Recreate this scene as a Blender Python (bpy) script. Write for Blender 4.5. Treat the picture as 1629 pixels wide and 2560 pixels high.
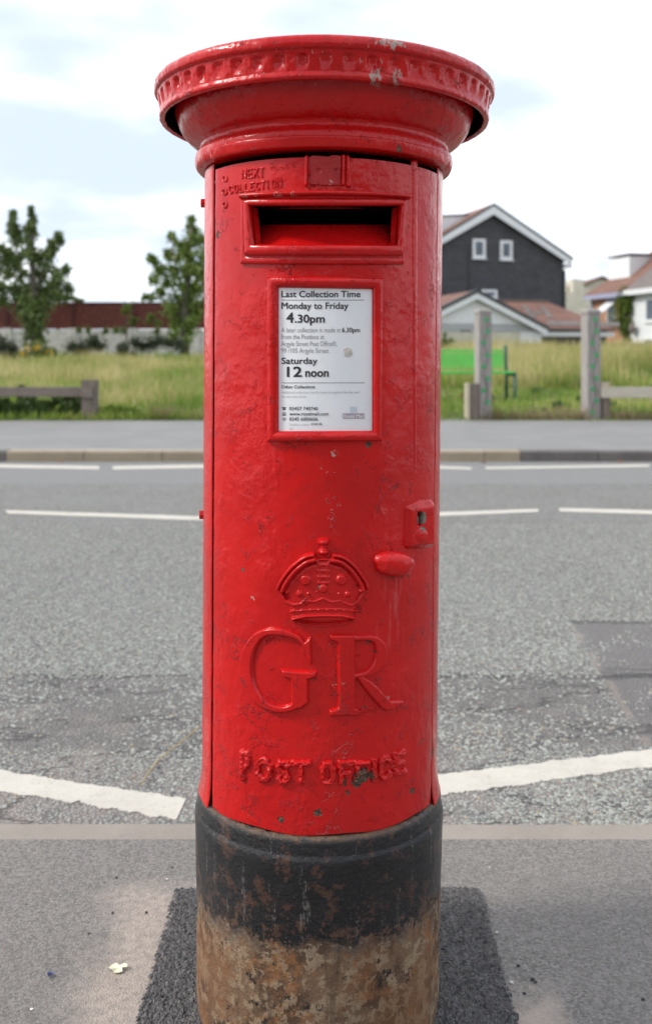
import bpy, bmesh, math, random
import numpy as np
from mathutils import Vector, Matrix, noise as mnoise
rng = np.random.default_rng(7); random.seed(7)
for o in list(bpy.data.objects): bpy.data.objects.remove(o)
scene = bpy.context.scene
COL = scene.collection
R_ = math.radians
# ---------------------------------------------------------------- camera, sky, sun, exposure
F, CX, YH, CAMH, PH = 2450.0, 814.5, 885.0, 1.082, 2560.0     # focal length, centre column, horizon row (photo pixels), eye height (m)
cam_d = bpy.data.cameras.new('camera'); cam = bpy.data.objects.new('camera', cam_d); COL.objects.link(cam)
cam.location = (0, 0, CAMH); cam.rotation_euler = (R_(90), 0, 0)
cam_d.sensor_fit = 'VERTICAL'; cam_d.sensor_height = 36.0; cam_d.sensor_width = 36.0
cam_d.lens = 36.0 * F / PH; cam_d.shift_y = -(PH/2 - YH) / PH
cam_d.clip_start = 0.05; cam_d.clip_end = 3000
cam_d.dof.use_dof = True; cam_d.dof.focus_distance = 1.52; cam_d.dof.aperture_fstop = 4.8
scene.camera = cam
SUN = Vector((-0.85, -0.16, 0.78)).normalized()
sun_el = math.asin(SUN.z); sun_rot = math.atan2(SUN.x, SUN.y)
world = bpy.data.worlds.new('World'); scene.world = world; world.use_nodes = True
sl = bpy.data.lights.new('sun', 'SUN'); sl.energy = 1.5; sl.angle = R_(10); sl.color = (1, .95, .88)
so = bpy.data.objects.new('sun', sl); COL.objects.link(so)
so.rotation_euler = (-SUN).to_track_quat('-Z', 'Y').to_euler()
vs = scene.view_settings; vs.view_transform = 'Standard'; vs.look = 'None'; vs.exposure = 1.0; vs.gamma = 1.0

class NT:
    """small node-tree writer"""
    def __init__(s, tree): s.t = tree; s.n = tree.nodes; s.l = tree.links
    def node(s, typ, **kw):
        n = s.n.new(typ)
        for k, v in kw.items():
            if k.startswith('i_'): s.set(n, k[2:], v)
            else: setattr(n, k, v)
        return n
    def set(s, n, key, v):
        key = int(key) if isinstance(key, str) and key.isdigit() else key
        if hasattr(v, 'is_output'): s.l.new(v, n.inputs[key])
        else: n.inputs[key].default_value = v
    def math(s, op, a, b=0.0, c=0.0, clamp=False):
        n = s.n.new('ShaderNodeMath'); n.operation = op; n.use_clamp = clamp
        s.set(n, 0, a); s.set(n, 1, b); s.set(n, 2, c); return n.outputs[0]
    def vmath(s, op, a, b=(0, 0, 0)):
        n = s.n.new('ShaderNodeVectorMath'); n.operation = op; s.set(n, 0, a)
        if op == 'SCALE': s.set(n, 'Scale', b); return n.outputs[0]
        s.set(n, 1, b)
        return n.outputs['Value'] if op in ('DISTANCE', 'LENGTH', 'DOT_PRODUCT') else n.outputs[0]
    def noise(s, co, scale, detail=3, rough=.5, out='Fac', dist=0.0):
        n = s.n.new('ShaderNodeTexNoise'); s.set(n, 'Vector', co); n.inputs['Scale'].default_value = scale
        n.inputs['Detail'].default_value = detail; n.inputs['Roughness'].default_value = rough; n.inputs['Distortion'].default_value = dist
        return n.outputs[out]
    def voro(s, co, scale, feature='F1', out='Distance', rand=1.0):
        n = s.n.new('ShaderNodeTexVoronoi'); n.feature = feature; s.set(n, 'Vector', co); n.inputs['Scale'].default_value = scale
        n.inputs['Randomness'].default_value = rand; return n.outputs[out]
    def step(s, v, a, b):
        n = s.n.new('ShaderNodeMapRange'); n.interpolation_type = 'SMOOTHSTEP'
        s.set(n, 0, v); s.set(n, 1, a); s.set(n, 2, b); n.inputs[3].default_value = 0; n.inputs[4].default_value = 1
        return n.outputs[0]
    def lin(s, v, a, b, c, d):
        n = s.n.new('ShaderNodeMapRange'); s.set(n, 0, v); s.set(n, 1, a); s.set(n, 2, b); s.set(n, 3, c); s.set(n, 4, d); return n.outputs[0]
    def mix(s, f, a, b, blend='MIX'):
        n = s.n.new('ShaderNodeMix'); n.data_type = 'RGBA'; n.blend_type = blend
        s.set(n, 0, f)
        for k, v in ((6, a), (7, b)):
            if not hasattr(v, 'is_output') and len(v) == 3: v = (*v, 1)
            s.set(n, k, v)
        return n.outputs[2]
    def co(s, which='Object'): return s.n.new('ShaderNodeTexCoord').outputs[which]
    def sep(s, v):
        n = s.n.new('ShaderNodeSeparateXYZ'); s.set(n, 0, v); return n.outputs
    def comb(s, x, y, z):
        n = s.n.new('ShaderNodeCombineXYZ'); s.set(n, 0, x); s.set(n, 1, y); s.set(n, 2, z); return n.outputs[0]
    def mapping(s, v, scale): return s.vmath('MULTIPLY', v, scale)
    def bump(s, h, strength=.5, dist=.002, normal=None):
        n = s.n.new('ShaderNodeBump'); s.set(n, 'Height', h); n.inputs['Strength'].default_value = strength; n.inputs['Distance'].default_value = dist
        if normal is not None: s.set(n, 'Normal', normal)
        return n.outputs[0]
    def attr(s, name):
        n = s.n.new('ShaderNodeAttribute'); n.attribute_name = name; return n.outputs

# world: hazy sky with an even deck of broken cloud all the way round
w = NT(world.node_tree); w.n.clear()
sky = w.node('ShaderNodeTexSky', sky_type='NISHITA', sun_disc=False, sun_elevation=sun_el, sun_rotation=sun_rot)
sky.air_density = 1.0; sky.dust_density = 2.0; sky.ozone_density = 1.2
gco = w.co('Generated')
gs = w.sep(gco)
up = w.math('MAXIMUM', w.math('ADD', gs[2], .22), .06)
cp = w.comb(w.math('DIVIDE', gs[0], up), w.math('DIVIDE', gs[1], up), w.math('MULTIPLY', gs[2], 2.2))
cp = w.vmath('ADD', cp, (.35, .9, .4)); cn = w.noise(cp, .95, 4, .46)
cn2 = w.noise(cp, 2.6, 5, .5)
cl = w.math('ADD', w.math('MULTIPLY', cn, .75), w.math('MULTIPLY', cn2, .25))
thick = w.step(cl, .42, .64)
grey = w.mix(w.step(cl, .56, .74), (11.6, 11.6, 11.5), (8.6, 8.8, 9.1))
cloud = w.mix(thick, (4.1, 4.7, 5.6), grey)
skyc = w.mix(.95, sky.outputs[0], cloud)
bg = w.node('ShaderNodeBackground'); w.set(bg, 'Color', skyc); bg.inputs['Strength'].default_value = .10
wo = w.node('ShaderNodeOutputWorld'); w.l.new(bg.outputs[0], wo.inputs[0])

# ---------------------------------------------------------------- helpers
def at(px, py, Y): return Vector(((px-CX)/F*Y, Y, CAMH + (YH-py)/F*Y))
def gp(px, py, z=0.0):
    Y = F*(CAMH-z)/(py-YH); return Vector(((px-CX)/F*Y, Y, z))
def tag(o, label=None, cat=None, group=None, kind=None):
    if label: o['label'] = label
    if cat: o['category'] = cat
    if group: o['group'] = group
    if kind: o['kind'] = kind
    return o
def link(name, me, mat, parent=None, smooth=False):
    o = bpy.data.objects.new(name, me); COL.objects.link(o)
    if mat is not None and len(me.materials) == 0: me.materials.append(mat)
    me.polygons.foreach_set('use_smooth', np.full(len(me.polygons), bool(smooth)))
    if parent is not None: o.parent = parent
    return o
def empty(name, loc=(0, 0, 0), rot=(0, 0, 0)):
    o = bpy.data.objects.new(name, None); COL.objects.link(o); o.location = loc; o.rotation_euler = rot; o.empty_display_size = .1
    return o
def np_mesh(name, V, faces):
    """faces: list of (M,k) integer arrays"""
    me = bpy.data.meshes.new(name); V = np.asarray(V, np.float32)
    faces = [np.asarray(f, np.int32) for f in (faces if isinstance(faces, list) else [faces]) if len(f)]
    nl = sum(f.size for f in faces); npn = sum(len(f) for f in faces)
    me.vertices.add(len(V)); me.vertices.foreach_set('co', V.ravel())
    me.loops.add(nl); me.polygons.add(npn)
    me.loops.foreach_set('vertex_index', np.concatenate([f.ravel() for f in faces]))
    tot = np.concatenate([np.full(len(f), f.shape[1]) for f in faces]); st = np.concatenate([[0], np.cumsum(tot)[:-1]])
    me.polygons.foreach_set('loop_start', st.astype(np.int32))
    me.update(calc_edges=True); me.validate(); return me
def face_attr(me, name, vals):
    a = me.attributes.new(name, 'FLOAT', 'FACE'); a.data.foreach_set('value', np.asarray(vals, np.float32))
class MB:
    """collects boxes, prisms and tubes into one mesh"""
    def __init__(s): s.bm = bmesh.new()
    def box(s, x0, x1, y0, y1, z0, z1, bev=0.0):
        g = bmesh.ops.create_cube(s.bm, size=1); vs = g['verts']
        for v in vs: v.co = Vector(((x0+x1)/2 + v.co.x*(x1-x0), (y0+y1)/2 + v.co.y*(y1-y0), (z0+z1)/2 + v.co.z*(z1-z0)))
        if bev:
            es = list({e for v in vs for e in v.link_edges}); bmesh.ops.bevel(s.bm, geom=es, offset=bev, segments=2, affect='EDGES')
        return s
    def prism(s, pts, vec):
        vec = Vector(vec); a = [s.bm.verts.new(p) for p in pts]; b = [s.bm.verts.new(Vector(p)+vec) for p in pts]; n = len(pts)
        s.bm.faces.new(a); s.bm.faces.new(b[::-1])
        for i in range(n): s.bm.faces.new([a[i], b[i], b[(i+1) % n], a[(i+1) % n]])
        return s
    def tube(s, pts, rad, n=7):
        pts = [Vector(p) for p in pts]; rads = rad if isinstance(rad, (list, tuple)) else [rad]*len(pts); rings = []
        for i, p in enumerate(pts):
            d = (pts[min(i+1, len(pts)-1)] - pts[max(i-1, 0)]).normalized()
            u = d.cross(Vector((0, 1, .13))).normalized(); v = d.cross(u)
            rings.append([s.bm.verts.new(p + (u*math.cos(2*math.pi*k/n) + v*math.sin(2*math.pi*k/n))*rads[i]) for k in range(n)])
        for a, b in zip(rings[:-1], rings[1:]):
            for k in range(n): s.bm.faces.new([a[k], a[(k+1) % n], b[(k+1) % n], b[k]])
        s.bm.faces.new(rings[0][::-1]); s.bm.faces.new(rings[-1]); return s
    def build(s, name, mat, parent=None, smooth=False):
        bmesh.ops.recalc_face_normals(s.bm, faces=s.bm.faces)
        me = bpy.data.meshes.new(name); s.bm.to_mesh(me); s.bm.free(); return link(name, me, mat, parent, smooth)

def mat(name, fn):
    m = bpy.data.materials.new(name); m.use_nodes = True; t = NT(m.node_tree); t.n.clear()
    p = t.node('ShaderNodeBsdfPrincipled'); o = t.node('ShaderNodeOutputMaterial'); t.l.new(p.outputs[0], o.inputs[0])
    fn(t, p); return m
def plain(name, col, rough=.6, var=.18, scale=6, bump=0.0, bscale=60, metal=0.0):
    def fn(t, p):
        c = t.co(); n = t.noise(c, scale, 5, .6)
        dark = tuple(x*(1-var) for x in col); light = tuple(min(1, x*(1+var)) for x in col)
        t.set(p, 'Base Color', t.mix(t.step(n, .3, .7), dark, light))
        p.inputs['Roughness'].default_value = rough; p.inputs['Metallic'].default_value = metal
        if bump: t.set(p, 'Normal', t.bump(t.noise(c, bscale, 4), bump, .01))
    return mat(name, fn)

# ---------------------------------------------------------------- the pillar box's own frame
LEAN_B, LEAN_R = R_(1.15), R_(.42)
PB = Vector((-.0138, 1.645, 0))
pillar = empty('pillar_box', PB, (-LEAN_B, LEAN_R, 0))
tag(pillar, 'weathered red cast iron pillar box with a round fluted cap and rusty black base', 'post box')
PM = Matrix.Translation(PB) @ pillar.rotation_euler.to_matrix().to_4x4(); PMi = PM.inverted()
PR = np.array(PMi.to_3x3()); PO = np.array(PMi @ Vector((0, 0, CAMH))); PMn = np.array(PM)
def RB(z): return .1960 + .0055*(np.clip(z, .36, 1.4)-.36)/1.0       # body radius
def RD(z): return RB(z) + .0008                                       # door skin
def pix2cyl(px, py, Rf=RD):
    px = np.asarray(px, float); py = np.asarray(py, float)
    d = np.stack([(px-CX)/F, np.ones_like(px), (YH-py)/F], -1) @ PR.T
    z = np.full(px.shape, .9)
    for _ in range(4):
        r = Rf(z) if callable(Rf) else Rf
        a = d[..., 0]**2 + d[..., 1]**2; b = 2*(PO[0]*d[..., 0] + PO[1]*d[..., 1]); c = PO[0]**2 + PO[1]**2 - r*r
        t = (-b - np.sqrt(np.maximum(b*b-4*a*c, 0)))/(2*a)
        z = PO[2] + t*d[..., 2]
    return np.arctan2(PO[0]+t*d[..., 0], -(PO[1]+t*d[..., 1])), z
def cyl(th, z, r): return np.stack([r*np.sin(th), -r*np.cos(th), z+0*th], -1)
def proj(P):
    P = np.asarray(P); wld = P @ PMn[:3, :3].T + PMn[:3, 3]
    return CX + wld[..., 0]/wld[..., 1]*F, YH - (wld[..., 2]-CAMH)/wld[..., 1]*F
def pt(px, py, Rf=RD):
    th, z = pix2cyl(px, py, Rf); r = Rf(z) if callable(Rf) else Rf
    return cyl(th, z, r)
def grid_faces(nr, nc, keep=None, off=0):
    i = np.arange(nr-1)[:, None]*nc + np.arange(nc-1)[None, :]
    f = np.stack([i, i+1, i+1+nc, i+nc], -1)
    return (f[keep] if keep is not None else f.reshape(-1, 4)) + off

# ---------------------------------------------------------------- materials
def spots(t, co, lst, warp=.009, wscale=150):
    """hand-placed paint losses: (px,py,radius_m) on the box skin"""
    nz = t.n.new('ShaderNodeTexNoise'); t.set(nz, 'Vector', co); nz.inputs['Scale'].default_value = wscale; nz.inputs['Detail'].default_value = 4
    wv = t.vmath('SCALE', t.vmath('SUBTRACT', nz.outputs['Color'], (.5, .5, .5)), warp*2)
    cw = t.vmath('ADD', co, wv); acc = None
    for px, py, r, Rf in lst:
        p = pt(np.array(float(px)), np.array(float(py)), Rf)
        d = t.vmath('DISTANCE', cw, tuple(float(q) for q in p))
        m = t.step(d, r*.86, r*.66)
        acc = m if acc is None else t.math('MAXIMUM', acc, m)
    return acc
CAPR = .283
RUST_SPOTS = [(803, 1467, .011, RD), (790, 1475, .008, RD), (822, 1478, .006, RD), (856, 1470, .005, RD), (898, 1468, .007, RD), (785, 1510, .006, RD),
              (818, 1538, .006, RD), (770, 1540, .005, RD), (778, 1690, .008, RD), (923, 1602, .006, RD), (935, 1627, .005, RD), (903, 1938, .015, RD),
              (893, 1952, .012, RD), (930, 1938, .009, RD), (858, 1955, .007, RD), (795, 2033, .008, RD), (700, 2050, .006, RD), (1030, 1975, .007, RD),
              (868, 1984, .005, RD), (1018, 1436, .005, RD), (1000, 1440, .006, RD), (980, 1442, .005, RD), (920, 1112, .008, RD), (908, 1767, .004, RD),
              (690, 110, .004, CAPR), (1148, 205, .007, CAPR), (775, 150, .005, CAPR), (902, 160, .005, CAPR), (420, 235, .006, CAPR), (865, 106, .003, CAPR), (995, 372, .006, .217),
              (545, 585, .006, RD), (542, 560, .004, RD), (606, 1425, .004, RD), (1082, 1880, .008, RD)]
PALE_SPOTS = [(630, 1494, .004, RD), (968, 1744, .004, RD), (955, 1766, .005, RD), (834, 1134, .007, RD), (820, 1846, .003, RD), (835, 1128, .005, RD),
              (830, 452, .005, RD), (818, 460, .004, RD), (640, 488, .006, .214), (690, 486, .007, .214), (735, 484, .006, .214), (612, 490, .006, .214)]
def red_paint(name, dull=0.0, worn=1.0):
    def fn(t, p):
        c = t.co(); s = t.sep(c)
        lump = t.noise(c, 42, 3, .5); peel = t.noise(c, 210, 3, .55); broad = t.noise(c, 7, 3, .5)
        stretch = t.noise(t.mapping(c, (1, 1, .35)), 95, 4, .6)
        # flaked layers of old paint: terraces with crisp edges, thicker near the foot of the door
        fl = t.noise(c, 26, 7, .62, dist=.4)
        low = t.lin(s[2], .36, .75, .07, 0.0)
        thr = t.math('SUBTRACT', .62, low)
        flake = t.step(fl, thr, t.math('ADD', thr, .018))
        fl2 = t.noise(t.vmath('ADD', c, (3.1, 1.7, .4)), 38, 6, .6)
        flake2 = t.step(fl2, .64, .655)
        # small cracks and chips down to the iron
        chip = t.noise(t.vmath('ADD', c, (7, 3, 5)), 60, 8, .66)
        cth = t.math('SUBTRACT', .765, t.math('MULTIPLY', low, .35))
        chips = t.step(chip, cth, t.math('ADD', cth, .012))
        crk = t.math('MULTIPLY', t.step(t.math('ABSOLUTE', t.math('SUBTRACT', fl, thr)), .0045, .0012), t.step(t.noise(c, 13, 3, .5), .54, .62))
        rs = t.math('MAXIMUM', spots(t, c, RUST_SPOTS), t.math('MULTIPLY', crk, .22)); iron = t.math('MAXIMUM', chips, rs)
        ps = spots(t, c, PALE_SPOTS, .01, 120)
        fine = t.step(t.noise(t.mapping(c, (1, 1, .6)), 330, 3, .6), .5, .53)
        # scuffed streaks on the cap
        scf = None
        for px, py, rx, rz in ((978, 108, .024, .010), (938, 185, .010, .013), (992, 187, .008, .018), (1215, 185, .010, .012)):
            q = pt(np.array(float(px)), np.array(float(py)), CAPR)
            d = t.vmath('LENGTH', t.vmath('DIVIDE', t.vmath('SUBTRACT', c, tuple(float(v) for v in q)), (rx, .05, rz)))
            m = t.step(d, 1.25, .55); scf = m if scf is None else t.math('MAXIMUM', scf, m)
        scn = t.noise(t.mapping(c, (1, 1, .45)), 170, 4, .7)
        scf = t.step(t.math('ADD', scn, t.math('MULTIPLY', scf, .19)), .655, .67)
        scf = t.math('MULTIPLY', scf, t.step(s[2], 1.465, 1.47))
        pale = t.math('MAXIMUM', t.math('MULTIPLY', ps, fine), scf)
        a = (.46*(1-dull), .0048+.02*dull, .0056+.02*dull); b = (.55*(1-dull), .0068+.02*dull, .0068+.02*dull)
        col = t.mix(t.step(broad, .3, .7), a, b)
        col = t.mix(t.math('MULTIPLY', flake2, .35), col, (.40, .008, .014))
        col = t.mix(t.math('MULTIPLY', t.step(t.noise(c, 85, 6, .7), .58, .75), .20), col, (.30, .006, .008))
        # faint pale run-off streaks under the knob
        q = pt(np.array(975.), np.array(1530.), RD)
        dx = t.math('ABSOLUTE', t.math('SUBTRACT', s[0], float(q[0]))); dz = t.math('ABSOLUTE', t.math('SUBTRACT', s[2], float(q[2])))
        st = t.math('MULTIPLY', t.step(dx, .03, .008), t.step(dz, .075, .035))
        st = t.math('MULTIPLY', st, t.step(t.noise(t.mapping(c, (1, 1, .08)), 120, 4, .7), .5, .72))
        col = t.mix(t.math('MULTIPLY', st, .45), col, (.62, .20, .19))
        rustc = t.mix(t.step(t.noise(c, 240, 4, .7), .38, .62), (.022, .014, .012), (.17, .11, .07))
        col = t.mix(t.math('MULTIPLY', iron, worn), col, rustc)
        grime = t.math('MULTIPLY', t.step(t.noise(t.mapping(c, (1, 1, .18)), 34, 5, .65), .58, .76), .22); col = t.mix(grime, col, (.20, .012, .012))
        col = t.mix(pale, col, (.38, .29, .25))
        t.set(p, 'Base Color', col)
        rg = t.math('ADD', t.lin(t.noise(c, 30, 4), .3, .7, .17, .32), t.math('MULTIPLY', t.math('MAXIMUM', iron, pale), .45))
        t.set(p, 'Roughness', t.math('ADD', rg, dull*.5))
        p.inputs['IOR'].default_value = 1.5; p.inputs['Specular IOR Level'].default_value = .36
        patch = t.step(t.noise(t.vmath('ADD', c, (9, 4, 2)), 9, 4, .6), .46, .66); patch = t.math('ADD', .12, t.math('MULTIPLY', patch, .88))
        h = t.math('ADD', t.math('MULTIPLY', lump, .42), t.math('MULTIPLY', t.math('MULTIPLY', peel, patch), .24))
        h = t.math('ADD', h, t.math('MULTIPLY', t.math('MULTIPLY', stretch, patch), .80))
        h = t.math('ADD', h, t.math('MULTIPLY', flake, .40)); h = t.math('ADD', h, t.math('MULTIPLY', flake2, .26))
        h = t.math('SUBTRACT', h, t.math('MULTIPLY', iron, .55))
        t.set(p, 'Normal', t.bump(h, 1.0, .0030))
    return mat(name, fn)
M = {}
M['red'] = red_paint('red_gloss_paint'); M['red_dull'] = red_paint('dull_red_paint', .35)
def base_fn(t, p):
    c = t.co(); s = t.sep(c)
    n1 = t.noise(c, 11, 6, .6); n2 = t.noise(c, 46, 9, .72); n3 = t.noise(c, 170, 6, .72); nv = t.noise(t.mapping(c, (1, 1, .25)), 26, 5, .6)
    z = t.math('ADD', s[2], t.math('MULTIPLY', t.math('SUBTRACT', n2, .5), .085)); z = t.math('ADD', z, t.math('MULTIPLY', t.math('SUBTRACT', nv, .5), .05))
    run = t.step(t.noise(t.mapping(c, (1, 1, .05)), 24, 3, .5), .60, .66); z = t.math('ADD', z, t.math('MULTIPLY', run, .035))
    paint = t.step(z, .205, .209)
    old = t.step(z, .178, .200)                                   # thin greyed remnant of paint below the sound coat
    c1 = t.mix(t.step(n1, .44, .56), (.075, .040, .022), (.185, .110, .062))
    c2 = t.mix(t.math('MULTIPLY', t.step(n2, .50, .535), .85), c1, (.32, .235, .145))
    c2 = t.mix(t.math('MULTIPLY', t.step(t.noise(t.vmath('ADD', c, (4, 9, 2)), 22, 8, .72), .51, .62), .8), c2, (.245, .105, .035))
    c2 = t.mix(t.step(t.noise(t.vmath('ADD', c, (1, 2, 8)), 30, 9, .75), .57, .62), c2, (.020, .013, .010))
    c2 = t.mix(t.math('MULTIPLY', t.step(n3, .60, .72), .6), c2, (.40, .33, .25)); vs_ = t.step(t.noise(t.mapping(c, (1, 1, .07)), 38, 5, .65), .54, .66); c2 = t.mix(t.math('MULTIPLY', vs_, .55), c2, (.060, .030, .016)); c2 = t.mix(t.math('MULTIPLY', t.step(t.noise(t.vmath('ADD', c, (6, 6, 3)), 6, 4, .6), .50, .62), .5), c2, (.19, .078, .026))
    greyed = t.mix(t.step(n3, .4, .62), (.035, .032, .032), (.13, .095, .07))
    rust = t.mix(t.math('MULTIPLY', old, t.lin(n1, .40, .60, .1, .8)), c2, greyed)
    rim = t.math('MULTIPLY', t.step(t.math('ABSOLUTE', t.math('SUBTRACT', z, .207)), .020, .004), t.step(n3, .56, .64))
    rust = t.mix(t.math('MULTIPLY', rim, t.lin(n1, .42, .62, .0, .6)), rust, (.40, .40, .37))
    blk = t.mix(t.math('MULTIPLY', t.step(t.noise(t.vmath('ADD', c, (5, 5, 1)), 30, 8, .72), .55, .61), .8), (.007, .0075, .009), (.075, .035, .020))
    blk = t.mix(t.math('MULTIPLY', t.step(n3, .62, .70), .7), blk, (.14, .10, .075)); blk = t.mix(t.math('MULTIPLY', t.step(z, .285, .225), t.step(n2, .52, .57)), blk, (.085, .046, .028))
    pr = t.math('MULTIPLY', t.step(t.noise(t.mapping(c, (1, 1, .10)), 60, 5, .7), .60, .68), t.step(n3, .46, .56)); blk = t.mix(t.math('MULTIPLY', pr, .55), blk, (.20, .185, .165)); ledge = t.step(s[2], .352, .364); blk = t.mix(t.math('MULTIPLY', ledge, t.step(n2, .36, .56)), blk, (.15, .085, .045))
    t.set(p, 'Base Color', t.mix(paint, rust, blk))
    t.set(p, 'Roughness', t.math('SUBTRACT', .85, t.math('MULTIPLY', paint, t.lin(n1, .35, .65, .70, .45)))); p.inputs['Specular IOR Level'].default_value = .5
    h = t.math('ADD', t.math('MULTIPLY', n2, .9), t.math('MULTIPLY', n3, .5)); h = t.math('MULTIPLY', h, t.lin(paint, 0, 1, 1.0, .75)); h = t.math('ADD', h, t.math('MULTIPLY', paint, .5))
    h = t.math('ADD', h, t.math('MULTIPLY', n1, .5))
    t.set(p, 'Normal', t.bump(h, 1.0, .0050))
M['base'] = mat('black_paint_over_rust', base_fn)
M['inside'] = plain('near_black_hollow_shade', (.004, .0035, .0035), .9)  # near-black colour stands in for shade in the slot, hollows and gaps
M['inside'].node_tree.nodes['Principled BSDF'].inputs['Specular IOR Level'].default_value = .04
M['iron'] = plain('bare_worn_iron', (.16, .14, .11), .5, .4, 90, .4, 200, .3)
def paper_fn(t, p):
    c = t.co(); n = t.noise(c, 14, 4, .6); st = t.step(t.noise(t.vmath('ADD', c, (2, 5, 3)), 30, 5, .65), .63, .78)
    col = t.mix(t.step(n, .3, .7), (.73, .76, .78), (.78, .80, .81)); s = t.sep(c)
    st = t.math('MULTIPLY', st, t.lin(s[2], .88, 1.0, .9, .15))
    t.set(p, 'Base Color', t.mix(st, col, (.66, .58, .46))); p.inputs['Roughness'].default_value = .35
M['paper'] = mat('white_notice_plate', paper_fn)
M['ink'] = plain('black_ink', (.022, .022, .024), .5); M['ink_grey'] = plain('grey_ink', (.27, .27, .28), .5); M['ink_pale'] = plain('pale_grey_ink', (.46, .46, .48), .5)
M['logo'] = plain('faded_mauve_print', (.42, .34, .41), .5); M['logo_blue'] = plain('faded_blue_print', (.60, .68, .74), .5); M['sticker'] = plain('old_glue_patch', (.55, .52, .47), .8, .2, 120)

# ================================================================ SETTING: pavements, kerbs, road
ROADZ = -.115
Y_K0, Y_K1 = 2.185, 2.272          # near kerb, back and front edge
Y_F0, Y_F1 = 10.91, 11.12          # far kerb
Y_V = 14.4; Z_V = .10              # back edge of the far pavement
def pave_fn(t, p):
    c = t.co(); s = t.sep(c)
    ag = t.voro(c, 210, out='Color'); ags = t.sep(ag)[0]; n1 = t.noise(c, 2.2, 5, .6); n2 = t.noise(c, 60, 5, .65); n3 = t.noise(c, 420, 3, .7)
    col = t.mix(ags, (.135, .122, .111), (.275, .254, .234))
    col = t.mix(t.math('MULTIPLY', t.step(n1, .35, .65), .35), col, (.165, .150, .140))
    col = t.mix(t.math('MULTIPLY', t.step(n2, .52, .7), .4), col, (.26, .24, .225))
    col = t.mix(t.step(t.voro(c, 23, out='Distance'), .035, .02), col, (.60, .57, .53))      # pale grit
    col = t.mix(t.step(t.voro(t.vmath('ADD', c, (.3, .7, 0)), 17, out='Distance'), .04, .03), col, (.04, .04, .042))
    gum = t.step(t.voro(t.vmath('ADD', c, (.13, .41, 0)), 3.1), .055, .045); col = t.mix(t.math('MULTIPLY', gum, .45), col, (.11, .105, .10))
    blot = t.noise(t.vmath('ADD', c, (2, 7, 0)), 5, 6, .7); col = t.mix(t.math('MULTIPLY', t.step(blot, .52, .72), .35), col, (.28, .25, .225))
    # sand trodden round the fresh patch
    nz = t.noise(c, 9, 6, .7); nx = t.math('ADD', s[0], t.math('MULTIPLY', t.math('SUBTRACT', nz, .5), .22))
    ny = t.math('ADD', s[1], t.math('MULTIPLY', t.math('SUBTRACT', t.noise(t.vmath('ADD', c, (5, 1, 0)), 9, 6, .7), .5), .22))
    ml = t.math('MULTIPLY', t.step(nx, -.47, -.35), t.math('MULTIPLY', t.step(nx, -.18, -.24), t.step(ny, 2.05, 1.93)))
    ml = t.math('MULTIPLY', ml, t.lin(n2, .35, .6, .45, 1.0))
    mr = t.math('MULTIPLY', t.step(nx, .395, .33), t.math('MULTIPLY', t.step(nx, .22, .28), t.step(ny, 1.70, 1.60)))
    col = t.mix(t.math('MULTIPLY', t.math('MAXIMUM', ml, mr), .82), col, (.47, .385, .325))
    t.set(p, 'Base Color', col); p.inputs['Roughness'].default_value = .88
    h = t.math('ADD', t.math('MULTIPLY', t.noise(c, 240, 3, .6), 1.3), t.math('MULTIPLY', n2, .9)); h = t.math('ADD', h, t.math('MULTIPLY', n3, .4))
    t.set(p, 'Normal', t.bump(h, .9, .0035))
M['pave'] = mat('worn_pavement_asphalt', pave_fn)
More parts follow.
